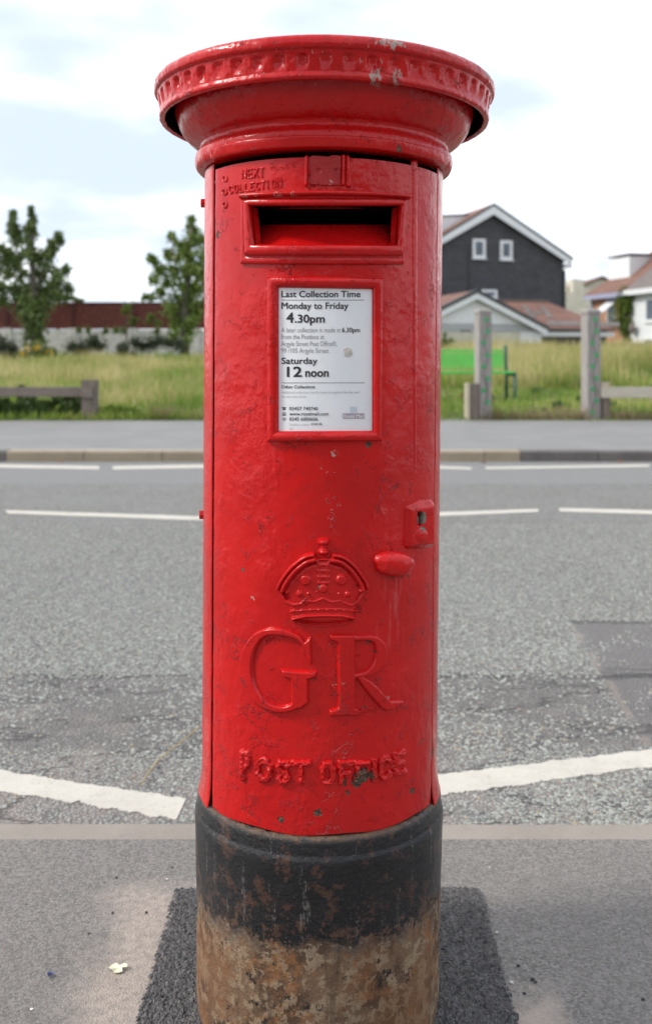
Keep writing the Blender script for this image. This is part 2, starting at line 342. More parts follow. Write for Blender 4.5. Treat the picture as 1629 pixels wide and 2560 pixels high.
def road_fn(t, p):
    c = t.co(); s = t.sep(c)
    vc = t.sep(t.voro(c, 105, out='Color')); n1 = t.noise(c, 1.1, 5, .6); n2 = t.noise(c, 9, 5, .65); n3 = t.noise(c, 70, 5, .7)
    warp = t.math('MULTIPLY', t.math('SUBTRACT', t.noise(c, 6, 5, .7), .5), .10); yy = t.math('ADD', s[1], warp)
    chip = t.mix(vc[0], (.19, .193, .174), (.39, .397, .36)); gap = t.mix(n2, (.085, .080, .074), (.16, .143, .130))
    d = t.voro(c, 105); col = t.mix(t.step(d, .52, .38), gap, chip)
    col = t.mix(t.math('MULTIPLY', t.step(n1, .35, .7), .25), col, (.235, .235, .23))
    col = t.mix(t.math('MULTIPLY', t.step(n3, .5, .7), .3), col, (.15, .15, .148))
    dust = t.math('MULTIPLY', t.step(yy, 3.15, 2.45), t.step(n2, .35, .62)); col = t.mix(t.math('MULTIPLY', dust, .6), col, (.275, .225, .20))   # dust along the kerb
    tr = t.math('MULTIPLY', t.step(yy, 2.93, 3.02), t.step(yy, 3.66, 3.62))     # old trench strip
    col = t.mix(t.math('MULTIPLY', tr, t.lin(n2, .3, .7, .35, .85)), col, (.118, .104, .098))
    crack = t.step(t.math('ABSOLUTE', t.math('SUBTRACT', yy, 3.64)), .030, .010); crack = t.math('MULTIPLY', crack, t.step(n2, .34, .48))
    # bitumen patch to the right with a sealed edge
    xx = t.math('ADD', s[0], t.math('MULTIPLY', t.math('SUBTRACT', t.noise(c, 5, 5, .7), .5), .12))
    edge = t.math('ADD', 1.08, t.math('MULTIPLY', t.math('SUBTRACT', yy, 4.3), .085))
    pin = t.math('MULTIPLY', t.step(xx, edge, t.math('ADD', edge, .03)), t.step(yy, 4.40, 4.36)); pin = t.math('MULTIPLY', pin, t.step(yy, 2.7, 2.95))
    bare = t.math('MULTIPLY', pin, t.step(t.noise(t.vmath('ADD', c, (3, 3, 0)), 7, 5, .6), .62, .46))
    col = t.mix(t.math('MULTIPLY', pin, .45), col, (.14, .128, .124)); col = t.mix(t.math('MULTIPLY', bare, .85), col, (.145, .132, .128))
    seal = t.math('MULTIPLY', t.step(t.math('ABSOLUTE', t.math('SUBTRACT', xx, edge)), .020, .006), t.math('MULTIPLY', t.step(yy, 4.40, 4.34), t.step(n2, .40, .56))); seal = t.math('MULTIPLY', seal, t.step(yy, 2.75, 2.95)); col = t.mix(t.math('MULTIPLY', seal, .6), col, (.26, .215, .185))
    pe = t.math('MULTIPLY', t.step(t.math('ABSOLUTE', t.math('SUBTRACT', yy, 4.38)), .05, .02), t.step(xx, 1.05, 1.12))
    crack = t.math('MAXIMUM', crack, t.math('MULTIPLY', pe, .7))
    crack2 = t.math('MULTIPLY', t.step(t.math('ABSOLUTE', t.math('SUBTRACT', t.noise(t.mapping(c, (.6, 1.6, 1)), 1.6, 6, .6), .5)), .012, .003), t.step(yy, 3.9, 3.6)); crack = t.math('MAXIMUM', crack, t.math('MULTIPLY', crack2, .7))
    wheel = t.math('MULTIPLY', t.step(t.math('ABSOLUTE', t.math('SUBTRACT', s[1], 5.0)), .7, .1), .16); col = t.mix(wheel, col, (.13, .13, .125))
    blot = t.math('MULTIPLY', t.step(t.noise(t.vmath('ADD', c, (8, 2, 0)), 2.6, 6, .65), .56, .70), t.step(yy, 3.75, 3.4)); col = t.mix(t.math('MULTIPLY', blot, .55), col, (.30, .25, .215))
    col = t.mix(t.math('MULTIPLY', crack, .85), col, (.045, .04, .04))
    far = t.step(yy, 9.0, 9.12); col = t.mix(t.math('MULTIPLY', far, .75), col, (.215, .21, .208))      # smooth channel strip by the far kerb
    t.set(p, 'Base Color', col); p.inputs['Roughness'].default_value = .85
    h = t.math('SUBTRACT', t.math('MULTIPLY', n3, .7), t.math('MULTIPLY', d, 1.3)); h = t.math('SUBTRACT', h, t.math('MULTIPLY', crack, 2.0))
    t.set(p, 'Normal', t.bump(h, .9, .006))
M['road'] = mat('surface_dressed_road', road_fn)
def farpave_fn(t, p):
    c = t.co(); n = t.noise(c, 1.4, 5, .6); n2 = t.noise(c, 90, 4, .7)
    col = t.mix(t.step(n, .3, .7), (.185, .180, .173), (.22, .213, .205)); col = t.mix(t.math('MULTIPLY', n2, .35), col, (.20, .195, .19))
    t.set(p, 'Base Color', col); p.inputs['Roughness'].default_value = .85; t.set(p, 'Normal', t.bump(n2, .5, .003))
M['farpave'] = mat('pale_asphalt_path', farpave_fn)
def kerb_mat(name, a, b):
    def fn(t, p):
        c = t.co('Object'); ob = t.n.new('ShaderNodeObjectInfo').outputs['Random']
        n = t.noise(c, 5, 6, .65); n2 = t.noise(c, 180, 4, .7)
        col = t.mix(t.step(n, .3, .7), a, b); col = t.mix(t.math('MULTIPLY', n2, .45), col, tuple(x*.72 for x in a)); col = t.mix(t.math('MULTIPLY', ob, .25), col, tuple(x*.8 for x in a))
        col = t.mix(t.math('MULTIPLY', t.step(t.noise(c, 26, 6, .7), .55, .72), .4), col, (.15, .14, .125))
        t.set(p, 'Base Color', col); p.inputs['Roughness'].default_value = .85; t.set(p, 'Normal', t.bump(t.math('ADD', n2, n), .6, .004))
    return mat(name, fn)
M['kerb'] = kerb_mat('concrete_kerb', (.27, .235, .20), (.33, .29, .25))
M['kerb_tan'] = kerb_mat('tan_concrete_kerb', (.29, .235, .165), (.36, .30, .215)); M['kerb_dark'] = kerb_mat('stained_dark_kerb', (.115, .105, .098), (.17, .155, .145))
M['line'] = None
def line_fn(t, p):
    c = t.co(); n = t.noise(c, 8, 6, .65); n2 = t.noise(c, 45, 6, .7)
    col = t.mix(t.step(n, .35, .7), (.52, .485, .42), (.47, .43, .37)); col = t.mix(t.math('MULTIPLY', t.step(n2, .56, .66), .6), col, (.36, .325, .29)); n4 = t.noise(c, 120, 5, .75); col = t.mix(t.math('MULTIPLY', t.step(t.math('ADD', n4, t.math('MULTIPLY', n, .25)), .72, .78), .75), col, (.17, .16, .15)); col = t.mix(t.math('MULTIPLY', t.step(t.noise(t.mapping(c, (.25, 1, 1)), 14, 4, .6), .52, .72), .35), col, (.40, .365, .32))
    t.set(p, 'Base Color', col); p.inputs['Roughness'].default_value = .75; t.set(p, 'Normal', t.bump(n2, .6, .003))
M['line'] = mat('worn_white_road_paint', line_fn)

def sheet(name, x0, x1, y0, y1, zf, m, nx=2, ny=2, parent=None):
    X, Y = np.meshgrid(np.linspace(x0, x1, nx), np.linspace(y0, y1, ny)); Z = np.vectorize(zf)(X, Y) if callable(zf) else np.full(X.shape, zf)
    return link(name, np_mesh(name, np.stack([X, Y, Z], -1).reshape(-1, 3), grid_faces(ny, nx)), m, parent)
pave = tag(sheet('pavement', -60, 60, -12, Y_K0, 0.0, M['pave']), kind='structure')
road = tag(sheet('road', -80, 80, Y_K1-.06, Y_F0+.05, ROADZ, M['road']), kind='structure')
farp = tag(sheet('far_pavement', -80, 80, Y_F1, Y_V+.35, lambda x, y: Z_V*(y-Y_F1)/(Y_V-Y_F1), M['farpave'], 2, 3), kind='structure')
# kerbs of single stones
def kerb_run(name, joints, y0, y1, mats, back):
    root = empty(name, (0, (y0+y1)/2, 0)); tag(root, kind='structure')
    for i, (a, b) in enumerate(zip(joints[:-1], joints[1:])):
        g = .004; bm = MB(); r = .018; pr = []
        zj = random.uniform(-.002, .002); front, rear = (y1, y0) if not back else (y0, y1); sg = 1 if front > rear else -1
        prof = [(rear, -.2), (rear, 0), (front-sg*r, 0), (front-sg*r*.35, -r*.25), (front, -r), (front, -.2)]
        pts = [(a+g, y-(y0+y1)/2, z+zj) for y, z in prof]
        bm.prism(pts, (b-a-2*g, 0, 0)); bm.build('kerb_stone', mats(i), root)
    return root
nj = [-9.15+.915*k-.03 for k in range(21)]
kerb_run('near_kerb', nj, Y_K0-.0, Y_K1, lambda i: M['kerb'], False)
sc = Y_F0/F
fj = [(px-CX)*sc for px in (-572, -376, -180, 16, 209, 405, 601, 797, 993, 1210, 1300, 1494, 1690, 1886, 2082)]
kerb_run('far_kerb', fj, Y_F0, Y_F1, lambda i: M['kerb_dark'] if (i < 3 or i >= 10) else M['kerb_tan'], True)
# painted lines, parts of the road
def painted(quad, n=60, jag=.006):
    """quad: top-left, top-right, bottom-right, bottom-left in photo pixels"""
    a, b, c, d = [np.array(gp(*q, ROADZ)) for q in quad]
    t = np.linspace(0, 1, n)[:, None]
    e1 = a+(b-a)*t; e2 = d+(c-d)*t
    def jit(k):
        r = np.array([(.9*mnoise.noise(Vector((k*7.3, i*.13, quad[0][0]*.1))) + .7*max(0, mnoise.noise(Vector((k*3.1, i*.43, quad[0][1]*.1)))) + .35*mnoise.noise(Vector((k*5.1, i*.9, 3.3)))) for i in range(n)]); return r*jag*(1 if k == 2 else .6)
    e1[:, 1] += jit(1); e2[:, 1] += jit(2)
    
    m = (e1+e2)/2; V = np.concatenate([e1, m, e2]); V[:, 2] = ROADZ+.0025
    V = np.concatenate([V, V + np.array([0, 0, -.003])])
    per = list(range(n)) + [2*n-1] + list(range(3*n-1, 2*n-1, -1)) + [n]; m = len(per)
    f = np.concatenate([grid_faces(3, n), np.array([[per[i], per[(i+1) % m], per[(i+1) % m]+3*n, per[i]+3*n] for i in range(m)])])
    link('painted_line', np_mesh('painted_line', V, f), M['line'], road)
painted([(-420, 1864), (465, 1999), (441, 2050), (-420, 1912)], 220, .017)
painted([(1040, 1946), (1900, 1842), (1900, 1880), (1040, 1999)], 220, .017)
painted([(13, 1276), (640, 1296), (640, 1306), (22, 1284)], jag=.012)
painted([(905, 1288), (1343, 1273), (1346, 1280), (905, 1298)], jag=.012)
painted([(1395, 1270.5), (2000, 1286), (2000, 1296), (1399, 1279)], jag=.012)
painted([(-300, 1156), (248, 1166), (248, 1173), (-300, 1164)], jag=.015)
painted([(281, 1166), (640, 1160), (640, 1168), (284, 1173.5)], jag=.015)
painted([(905, 1159), (1178, 1169), (1178, 1174), (905, 1165)], jag=.015)
painted([(1212, 1168), (1622, 1161.5), (1622, 1167), (1214, 1173)], jag=.015)
# loose-looking stone chippings set in the road surface (nobody could count them)
def stones(name, N, xy, z, size, flat, m, parent):
    base = np.array([[1, 0, 0], [.3, .9, 0], [-.8, .6, 0], [-.9, -.5, 0], [.2, -1, 0], [.1, .05, 1.]])
    fc = np.array([[0, 1, 5], [1, 2, 5], [2, 3, 5], [3, 4, 5], [4, 0, 5]])
    n = len(xy); s = size*rng.uniform(.55, 1.25, n); a = rng.uniform(0, 6.283, n)
    B = base[None]*(1+rng.uniform(-.28, .28, (n, 6, 3)))
    B[:, :, 1] *= rng.uniform(.6, 1, n)[:, None]; B[:, 5, 0:2] += rng.uniform(-.35, .35, (n, 2)); B[:, 5, 2] *= flat*rng.uniform(.35, 1.1, n); B[:, :5, 2] = 0
    ca, sa = np.cos(a)[:, None], np.sin(a)[:, None]
    X = (B[..., 0]*ca-B[..., 1]*sa)*s[:, None]+xy[:, :1]; Y = (B[..., 0]*sa+B[..., 1]*ca)*s[:, None]+xy[:, 1:2]; Z = B[..., 2]*s[:, None]+z
    V = np.stack([X, Y, Z], -1).reshape(-1, 3); fcs = (fc[None]+np.arange(n)[:, None, None]*6).reshape(-1, 3)
    me = np_mesh(name, V, fcs); face_attr(me, 'rnd', np.repeat(rng.uniform(0, 1, n), 5))
    return tag(link(name, me, m, parent), kind='stuff')
def chip_fn(t, p):
    a = t.attr('rnd')['Fac']; c = t.co()
    col = t.mix(a, (.185, .185, .166), (.42, .43, .385)); col = t.mix(t.step(a, .93, .97), col, (.33, .27, .19)); col = t.mix(t.step(a, .07, .03), col, (.10, .098, .10))
    t.set(p, 'Base Color', t.mix(t.math('MULTIPLY', t.noise(c, 300, 3), .35), col, (.12, .118, .115))); p.inputs['Roughness'].default_value = .8
M['chip'] = mat('stone_chippings', chip_fn)
xy = []
while len(xy) < 52000:
    y = 2.30 + (rng.random()**1.25)*4.6; x = rng.uniform(-1, 1)*(y*.345+.12)
    nz = mnoise.noise(Vector((x*2.1, y*2.1, 1.0))); keep = .80
    if y < 3.05: keep = .34 + .9*nz
    elif y < 3.62: keep = .46 + .8*nz
    edge = 1.08 + (y-4.3)*.085
    if x > edge and 2.8 < y < 4.38: keep = .08 + .8*mnoise.noise(Vector((x*5, y*5, 4.0)))
    if rng.random() < keep: xy.append((x, y))
xy = np.array(xy)
# keep paint clear of stones
def under_line(xy):
    m = np.zeros(len(xy), bool)
    for tl, tr, br, bl in (((-420, 1864), (465, 1999), (441, 2050), (-420, 1912)), ((1040, 1946), (1900, 1842), (1900, 1880), (1040, 1999))):
        a, b, c, d = [np.array(gp(*q, ROADZ))[:2] for q in (tl, tr, br, bl)]
        for_ = lambda p, q: (q[0]-p[0])*(xy[:, 1]-p[1])-(q[1]-p[1])*(xy[:, 0]-p[0])
        m |= (for_(a, b) < .004) & (for_(d, c) > -.004) & (xy[:, 0] > a[0]) & (xy[:, 0] < b[0]+.004)
    return m
xy = xy[~under_line(xy)]
stones('stone_chippings', len(xy), xy, ROADZ+.0005, .0076, .62, M['chip'], road)
# fresh tarmac patch round the box
def tar_fn(t, p):
    c = t.co(); n = t.noise(c, 90, 5, .7); n2 = t.noise(c, 8, 4, .6)
    col = t.mix(n, (.042, .040, .041), (.088, .082, .080)); col = t.mix(t.math('MULTIPLY', t.step(n2, .5, .7), .35), col, (.12, .098, .085))
    t.set(p, 'Base Color', col); p.inputs['Roughness'].default_value = .75
    t.set(p, 'Normal', t.bump(t.math('ADD', t.voro(c, 170), t.math('MULTIPLY', n, .5)), .9, .006))
M['tar'] = mat('fresh_dark_tarmac', tar_fn)
loop = []; TX0, TX1, TY0, TY1 = -.298, .302, 1.28, 1.966
def edge_pts(a, b, n):
    a = np.array(a); b = np.array(b); nrm = np.array([b[1]-a[1], a[0]-b[0]]); nrm = nrm/np.linalg.norm(nrm)
    out = []
    for i in range(n):
        q = a+(b-a)*i/n; k = mnoise.noise(Vector((q[0]*16, q[1]*16, 2)))*.014 + mnoise.noise(Vector((q[0]*60, q[1]*60, 5)))*.012
        out.append(q+nrm*k)
    return out
for a, b in (((TX0, TY0), (TX1, TY0)), ((TX1, TY0), (TX1, TY1)), ((TX1, TY1), (TX0+.015, TY1)), ((TX0+.015, TY1), (TX0, TY0))): loop += edge_pts(a, b, 70)
bm = MB(); bm.prism([(q[0], q[1], .009) for q in loop], (0, 0, -.02)); bm.build('tarmac_patch', M['tar'], pave)
def tgrain_fn(t, p):
    a = t.attr('rnd')['Fac']; t.set(p, 'Base Color', t.mix(a, (.035, .033, .034), (.115, .106, .103))); p.inputs['Roughness'].default_value = .7
M['tgrain'] = mat('tarmac_grains', tgrain_fn)
g = np.stack([rng.uniform(TX0-.004, TX1+.004, 21000), rng.uniform(TY0, TY1+.003, 21000)], -1)
g = g[(np.hypot(g[:, 0]-PB.x, g[:, 1]-PB.y) > .200)]
stones('tarmac_grains', len(g), g, .0085, .0052, .75, M['tgrain'], pave)

# ================================================================ PILLAR BOX
def lathe(name, prof, m, parent=pillar, n=160, th0=0.0, th1=2*math.pi, rfun=None, edge_in=0.0, smooth=True):
    prof = np.array(prof, float); full = abs(th1-th0-2*math.pi) < 1e-6
    th = np.linspace(th0, th1, n, endpoint=not full); ro = np.zeros(len(th))
    if edge_in: th = np.concatenate([[th0], th, [th1]]); ro = np.concatenate([[-edge_in], ro, [-edge_in]])
    TH, PRr = np.meshgrid(th, prof[:, 0]); _, PZ = np.meshgrid(th, prof[:, 1]); RR = np.maximum(PRr + ro[None, :], .0005)
    if rfun: RR = rfun(TH, PZ, RR)
    V = cyl(TH, PZ, RR).reshape(-1, 3); nr, nc = TH.shape
    f = grid_faces(nr, nc)
    if full:
        i = np.arange(nr-1)*nc; f = np.concatenate([f, np.stack([i+nc-1, i, i+nc, i+2*nc-1], -1)])
    o = link(name, np_mesh(name, V, f), m, parent, smooth); return o
def smooth_prof(pts, n=6):
    """Catmull-Rom through the profile points"""
    P = np.array(pts, float); P = np.concatenate([[2*P[0]-P[1]], P, [2*P[-1]-P[-2]]]); out = []
    for i in range(1, len(P)-2):
        for k in range(n):
            t = k/n; a, b, c, d = P[i-1:i+3]
            out.append(.5*((2*b)+(-a+c)*t+(2*a-5*b+4*c-d)*t*t+(-a+3*b-3*c+d)*t**3))
    out.append(P[-2]); return np.array(out)
TH0 = float(pix2cyl(np.array(531.), np.array(1250.), RB)[0]); TH1 = float(pix2cyl(np.array(1084.), np.array(1250.), RB)[0])
DZ0 = float(pix2cyl(np.array(796.), np.array(2088.), RD)[1]); DZ1 = float(pix2cyl(np.array(800.), np.array(393.), RD)[1])
def lumps(amp, sc):
    def f(TH, Z, RR):
        P = cyl(TH, Z, RR); fl = P.reshape(-1, 3); d = np.array([mnoise.noise(Vector(q)*sc) for q in fl]); return RR + (d*amp).reshape(RR.shape)
    return f
base_prof = [(.196, -.05), (.1985, .0), (.2015, .03), (.2022, .10), (.2028, .17), (.2045, .25), (.2062, .30), (.2070, .318), (.2070, .326), (.2060, .3310), (.2040, .3335), (.2036, .336), (.2036, .350), (.2028, .3565), (.200, .3605), (.190, .3625), (.175, .363), (.02, .363)]
dense = [];
for a, b in zip(base_prof[:-1], base_prof[1:]):
    k = max(1, int(math.hypot(b[0]-a[0], b[1]-a[1])/.008)) if a[1] < .33 else 1
    for i in range(k): dense.append((a[0]+(b[0]-a[0])*i/k, a[1]+(b[1]-a[1])*i/k))
dense.append(base_prof[-1])
lathe('base', dense, M['base'], n=200, rfun=lumps(.0011, 22))
bz = np.concatenate([[.3555, .362, .372, .385, .40], np.linspace(.42, 1.384, 70)])
br = RB(bz) + np.array([.0062, .0050, .0028, .0011, .0003] + [0]*70)
lathe('body', np.stack([br, bz], -1), M['red'], n=120, th0=TH1, th1=TH0+2*math.pi, edge_in=.0006, rfun=lumps(.0006, 30))
# cap: fluted rim over a hollow underside
NFL = 52; fl_j = rng.uniform(.75, 1.25, NFL+1); fl_w = rng.uniform(.85, 1.15, NFL+1)
def flutes(TH, Z, RR):
    u = (TH/(2*math.pi)*NFL + .42); k = np.floor(u).astype(int) % NFL; x = (u-np.floor(u)-.5)/(.27*fl_w[k])
    zt = 1.5085; zb = 1.4835; zc = np.clip((zt-Z)/(zt-zb), -.2, 1.3)
    top = np.clip((zc-.04*(1+2.2*x*x))/.16, 0, 1); bot = np.clip((1.02-zc)/.5, 0, 1)
    d = np.clip(1-x*x, 0, 1)**.6*top*bot*.0052*fl_j[k]
    out = RR.copy(); outer = (RR > .262) & (Z > 1.478) & (Z < 1.511); out[outer] -= d[outer]
    P = cyl(TH, Z, RR).reshape(-1, 3); nz = np.array([mnoise.noise(Vector(q)*55)+.6*mnoise.noise(Vector(q)*120) for q in P]).reshape(RR.shape)
    return out + np.where(RR > .2, nz*.0009, 0)
rim = [(.0006, 1.560), (.10, 1.558), (.18, 1.553), (.235, 1.545), (.262, 1.538), (.276, 1.5335), (.2825, 1.5305), (.2858, 1.5265), (.2868, 1.521), (.2866, 1.5155), (.2850, 1.5128), (.2824, 1.5116), (.2812, 1.5108)]
zz = np.linspace(1.5098, 1.4815, 26); rim += [(.2808 - (1.5098-z)/.0283*.0052, z) for z in zz]
rim += [(.2758, 1.4795), (.2772, 1.4772), (.2776, 1.4740), (.2766, 1.4712), (.2740, 1.4695), (.2712, 1.4692), (.2690, 1.4705), (.2680, 1.4725)]
lathe('cap', rim, M['red'], n=NFL*14, rfun=flutes)
lathe('cap_underside', [(.2681, 1.4724), (.2676, 1.490), (.266, 1.520), (.24, 1.524), (.2, 1.524)], M['inside'], n=160)  # bare underside, its near-black colour carrying the shade of the hollow
neck = list(map(tuple, smooth_prof([(.2522, 1.522), (.2518, 1.488), (.2490, 1.4735), (.2425, 1.456), (.232, 1.4425), (.2205, 1.434), (.2125, 1.4303)], 5))) + \
       [(.2118, 1.4290), (.2102, 1.4280), (.2095, 1.4255), (.2095, 1.4205), (.2106, 1.4190), (.2118, 1.4178), (.2120, 1.4165)] + \
       list(map(tuple, smooth_prof([(.2135, 1.4158), (.2164, 1.4120), (.2178, 1.4060), (.2176, 1.3985), (.2150, 1.3915), (.2100, 1.3868)], 5))) + [(.200, 1.3855), (.185, 1.3855), (.02, 1.3855)]
lathe('cap_neck', neck, M['red'], n=220, rfun=lumps(.0009, 40))
hood = list(map(tuple, smooth_prof([(.2140, 1.4035), (.2188, 1.4030), (.2208, 1.4010), (.2206, 1.3965), (.2185, 1.3890), (.2160, 1.3862), (.2080, 1.3850)], 4)))
lathe('drip_moulding', hood, M['red'], n=110, th0=R_(-55), th1=R_(66), edge_in=.012, rfun=lumps(.0012, 60))
lathe('gap_shade_band', [(.182, 1.30), (.182, 1.386)], M['inside'], n=60, th0=R_(-70), th1=R_(80), smooth=True)  # near-black band put in as the shade of the gap above the door
lathe('seam_shade_strip', [(.1865, .366), (.1915, 1.384)], M['inside'], n=12, th0=TH0-.09, th1=TH0+.12); lathe('seam_shade_strip', [(.1865, .366), (.1915, 1.384)], M['inside'], n=12, th0=TH1-.12, th1=TH1+.09)  # near-black strips behind both door edges, standing in for seam shade
# door: a curved plate with the posting slot cut through
OPI = [(631, 516), (993, 516), (987, 613), (640, 612)]          # clear opening, photo pixels
def in_open(x, y, g=9):
    return (x > 631-g+(y-516)*.09) & (x < 993+g-(y-516)*.06) & (y > 516-g) & (y < 613+g)
ths = np.linspace(TH0+.040, TH1-.016, 190); zs = np.linspace(DZ0, DZ1, 400)
TH, ZZ = np.meshgrid(ths, zs); P = cyl(TH, ZZ, RD(ZZ))
nz = np.array([mnoise.noise(Vector(q)*28)+.5*mnoise.noise(Vector(q)*70) for q in P.reshape(-1, 3)]).reshape(TH.shape)
sag = np.where(ZZ > DZ1-.012, 0, 0)
P = cyl(TH, ZZ + 0.0015*np.sin(TH*9)*(ZZ < DZ0+.004), RD(ZZ)+nz*.00045)
pxg, pyg = proj(P); cxm = (pxg[:-1, :-1]+pxg[1:, 1:])/2; cym = (pyg[:-1, :-1]+pyg[1:, 1:])/2
keep = ~in_open(cxm, cym)
nr, nc = TH.shape; V = [P.reshape(-1, 3)]; FQ = [grid_faces(nr, nc, keep)]; off = nr*nc
for line in (P[0], P[-1], P[:, 0], P[:, -1]):          # returns giving the plate its thickness
    ln = line.copy(); r = np.hypot(ln[:, 0], ln[:, 1]); k = ((r-.011)/r)[:, None]; inn = ln*np.concatenate([k, k, np.ones_like(k)], 1)
    # rounded edge
    V.append(np.concatenate([ln, inn])); FQ.append(grid_faces(2, len(ln), off=off)); off += 2*len(ln)
door = link('door', np_mesh('door', np.concatenate(V), FQ), M['red'], pillar, True)
# posting slot: sides, roof and back coloured near black as shade, red weather plate at the bottom
def ring(px, py, r): th, z = pix2cyl(np.array(px, float), np.array(py, float), r); return cyl(th, z, r if not callable(r) else r(z))
corner = lambda pts, n: np.concatenate([np.linspace(pts[i], pts[(i+1) % 4], n, endpoint=False) for i in range(4)])
cp_ = corner(np.array(OPI, float), 24)
rows = [ring(cp_[:, 0], cp_[:, 1], lambda z: RD(z)+.004)]
for k, dr in enumerate((.02, .05, .085, .12)):
    q = rows[0].copy(); q[:, 1] += dr; q[:, 0] *= 1+dr*.6; rows.append(q)
n = len(cp_); A = np.concatenate(rows); f = []
for a in range(4):
    for k in range(n): f.append((a*n+k, a*n+(k+1) % n, (a+1)*n+(k+1) % n, (a+1)*n+k))
A = np.concatenate([A, A[4*n:].mean(0)[None]]); tri = [(4*n+k, 4*n+(k+1) % n, 5*n) for k in range(n)]
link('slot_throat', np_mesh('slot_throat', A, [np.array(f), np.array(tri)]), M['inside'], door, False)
xs = np.linspace(612, 1016, 40); u = np.linspace(0, 1, 12); X, U = np.meshgrid(xs, u)
YY = 622 + (562-622)*U
thg, zg = pix2cyl(X, YY, lambda z: RD(z)-.004); rg = RD(zg)-.003-.045*U**1.0
# keep the plate on the sight-line surface: recompute height for the deeper radius
thg, zg = pix2cyl(X, YY, lambda z, r=rg: r)
link('weather_plate', np_mesh('weather_plate', cyl(thg, zg, rg).reshape(-1, 3), grid_faces(12, 40)), M['red'], door, True)
def frame(name, outer, inner, prof, m, parent, n=36, Rf=RD):
    """mitred moulding between two outlines given in photo pixels; prof = (across 0..1, height m)"""
    O = np.array(outer, float); I = np.array(inner, float); V = []; FQ = []; off = 0
    for s in range(4):
        a, b, c, d = O[s], O[(s+1) % 4], I[s], I[(s+1) % 4]; t = np.linspace(0, 1, n)
        rws = []
        for tt, h in prof:
            p0 = a+(c-a)*tt; p1 = b+(d-b)*tt; L = p0[None]+(p1-p0)[None]*t[:, None]
            th, z = pix2cyl(L[:, 0], L[:, 1], Rf); jit = np.array([mnoise.noise(Vector((l[0]*.05, l[1]*.05, tt*3))) for l in L])*.0006*(h > 0)
            rws.append(cyl(th, z, Rf(z)+h+jit))
        V.append(np.concatenate(rws)); FQ.append(grid_faces(len(prof), n, off=off)); off += n*len(prof)
    return link(name, np_mesh(name, np.concatenate(V), np.concatenate(FQ)), m, parent, True)
frame('slot_frame', [(607, 488), (1013, 488), (1004, 662), (605, 661)], OPI,
      [(0, -.002), (.02, .0045), (.08, .0062), (.30, .0064), (.36, .0050), (.42, .0048), (.46, .0095), (.52, .0118), (.80, .0120), (.90, .0112), (.97, .0085), (1.0, .003), (1.06, -.012)], M['red'], door)
# raised hood along the top of the slot
def relief(name, x0, y0, x1, y1, step, hf, m, parent, Rf=RD, sink=.0012, smooth=True):
    X, Y = np.meshgrid(np.arange(x0, x1+step, step), np.arange(y0, y1+step, step)); Hh = hf(X, Y)
    th, z = pix2cyl(X, Y, Rf); r = Rf(z) + np.where(Hh > 0, Hh, -sink)
    k = (Hh[:-1, :-1] > 0) | (Hh[1:, :-1] > 0) | (Hh[:-1, 1:] > 0) | (Hh[1:, 1:] > 0)
    fcs = grid_faces(*X.shape, k); used, inv = np.unique(fcs, return_inverse=True)
    V = cyl(th, z, r).reshape(-1, 3)[used]
    return link(name, np_mesh(name, V, inv.reshape(fcs.shape)), m, parent, smooth)
def sd_line(X, Y, pts):
    best = np.full(X.shape, 1e9)
    for (ax, ay, ar), (bx, by, br_) in zip(pts[:-1], pts[1:]):
        dx, dy = bx-ax, by-ay; L = dx*dx+dy*dy+1e-9; t = np.clip(((X-ax)*dx+(Y-ay)*dy)/L, 0, 1)
        best = np.minimum(best, np.hypot(X-ax-t*dx, Y-ay-t*dy) - (ar+(br_-ar)*t))
    return best
def sd_poly(X, Y, pts):
    d = np.full(X.shape, 1e9); ins = np.zeros(X.shape, bool); n = len(pts)
    for i in range(n):
        ax, ay = pts[i]; bx, by = pts[(i+1) % n]; dx, dy = bx-ax, by-ay
        t = np.clip(((X-ax)*dx+(Y-ay)*dy)/(dx*dx+dy*dy+1e-9), 0, 1); d = np.minimum(d, np.hypot(X-ax-t*dx, Y-ay-t*dy))
        c = ((ay > Y) != (by > Y)) & (X < (bx-ax)*(Y-ay)/(by-ay+1e-12)+ax); ins ^= c
    return np.where(ins, -d, d)
def sd_ell(X, Y, cx, cy, rx, ry): return (np.hypot((X-cx)/rx, (Y-cy)/ry)-1)*min(rx, ry)
def bev(sd, h, e): t = np.clip(-sd/e, 0, 1); return h*np.sin(t*math.pi/2)
def conv(pts, ox, oy, s): return [tuple([ox+p[0]*s, oy+p[1]*s] + [q*s for q in p[2:]]) for p in pts]
relief('slot_hood', 595, 470, 1028, 505, 1.3, lambda X, Y: bev(sd_poly(X, Y, [(606, 484), (700, 478), (810, 475.5), (920, 478), (1017, 485), (1016, 503), (1000, 500), (920, 496), (810, 494), (700, 496), (622, 500), (607, 503)]), .0155, 7), M['red'], door)
# ---- crown and cipher in relief
S3 = 650/1532; g3 = lambda pts: conv(pts, 480, 1200, S3)
sm3 = lambda pts: [tuple(q) for q in smooth_prof(g3(pts), 5)]
def hG(X, Y):
    arc = g3([(672, 985, 15), (625, 925, 20), (540, 896, 25), (450, 893, 26), (385, 930, 33), (338, 1010, 40), (322, 1100, 44), (336, 1190, 42), (378, 1265, 35), (435, 1318, 28), (515, 1347, 24), (590, 1335, 26), (640, 1290, 40)])
    sd = sd_line(X, Y, [tuple(q) for q in smooth_prof(arc, 5)])
    for pl in ([(578, 1140), (690, 1140), (690, 1310), (640, 1350), (585, 1330)], [(522, 1110), (738, 1124), (732, 1162), (690, 1175), (578, 1170), (540, 1160)], [(640, 965), (704, 912), (710, 1086), (690, 1082), (668, 1010)]):
        sd = np.minimum(sd, sd_poly(X, Y, [p[:2] for p in g3(pl)]))
    return bev(sd, .0066, 6.5)
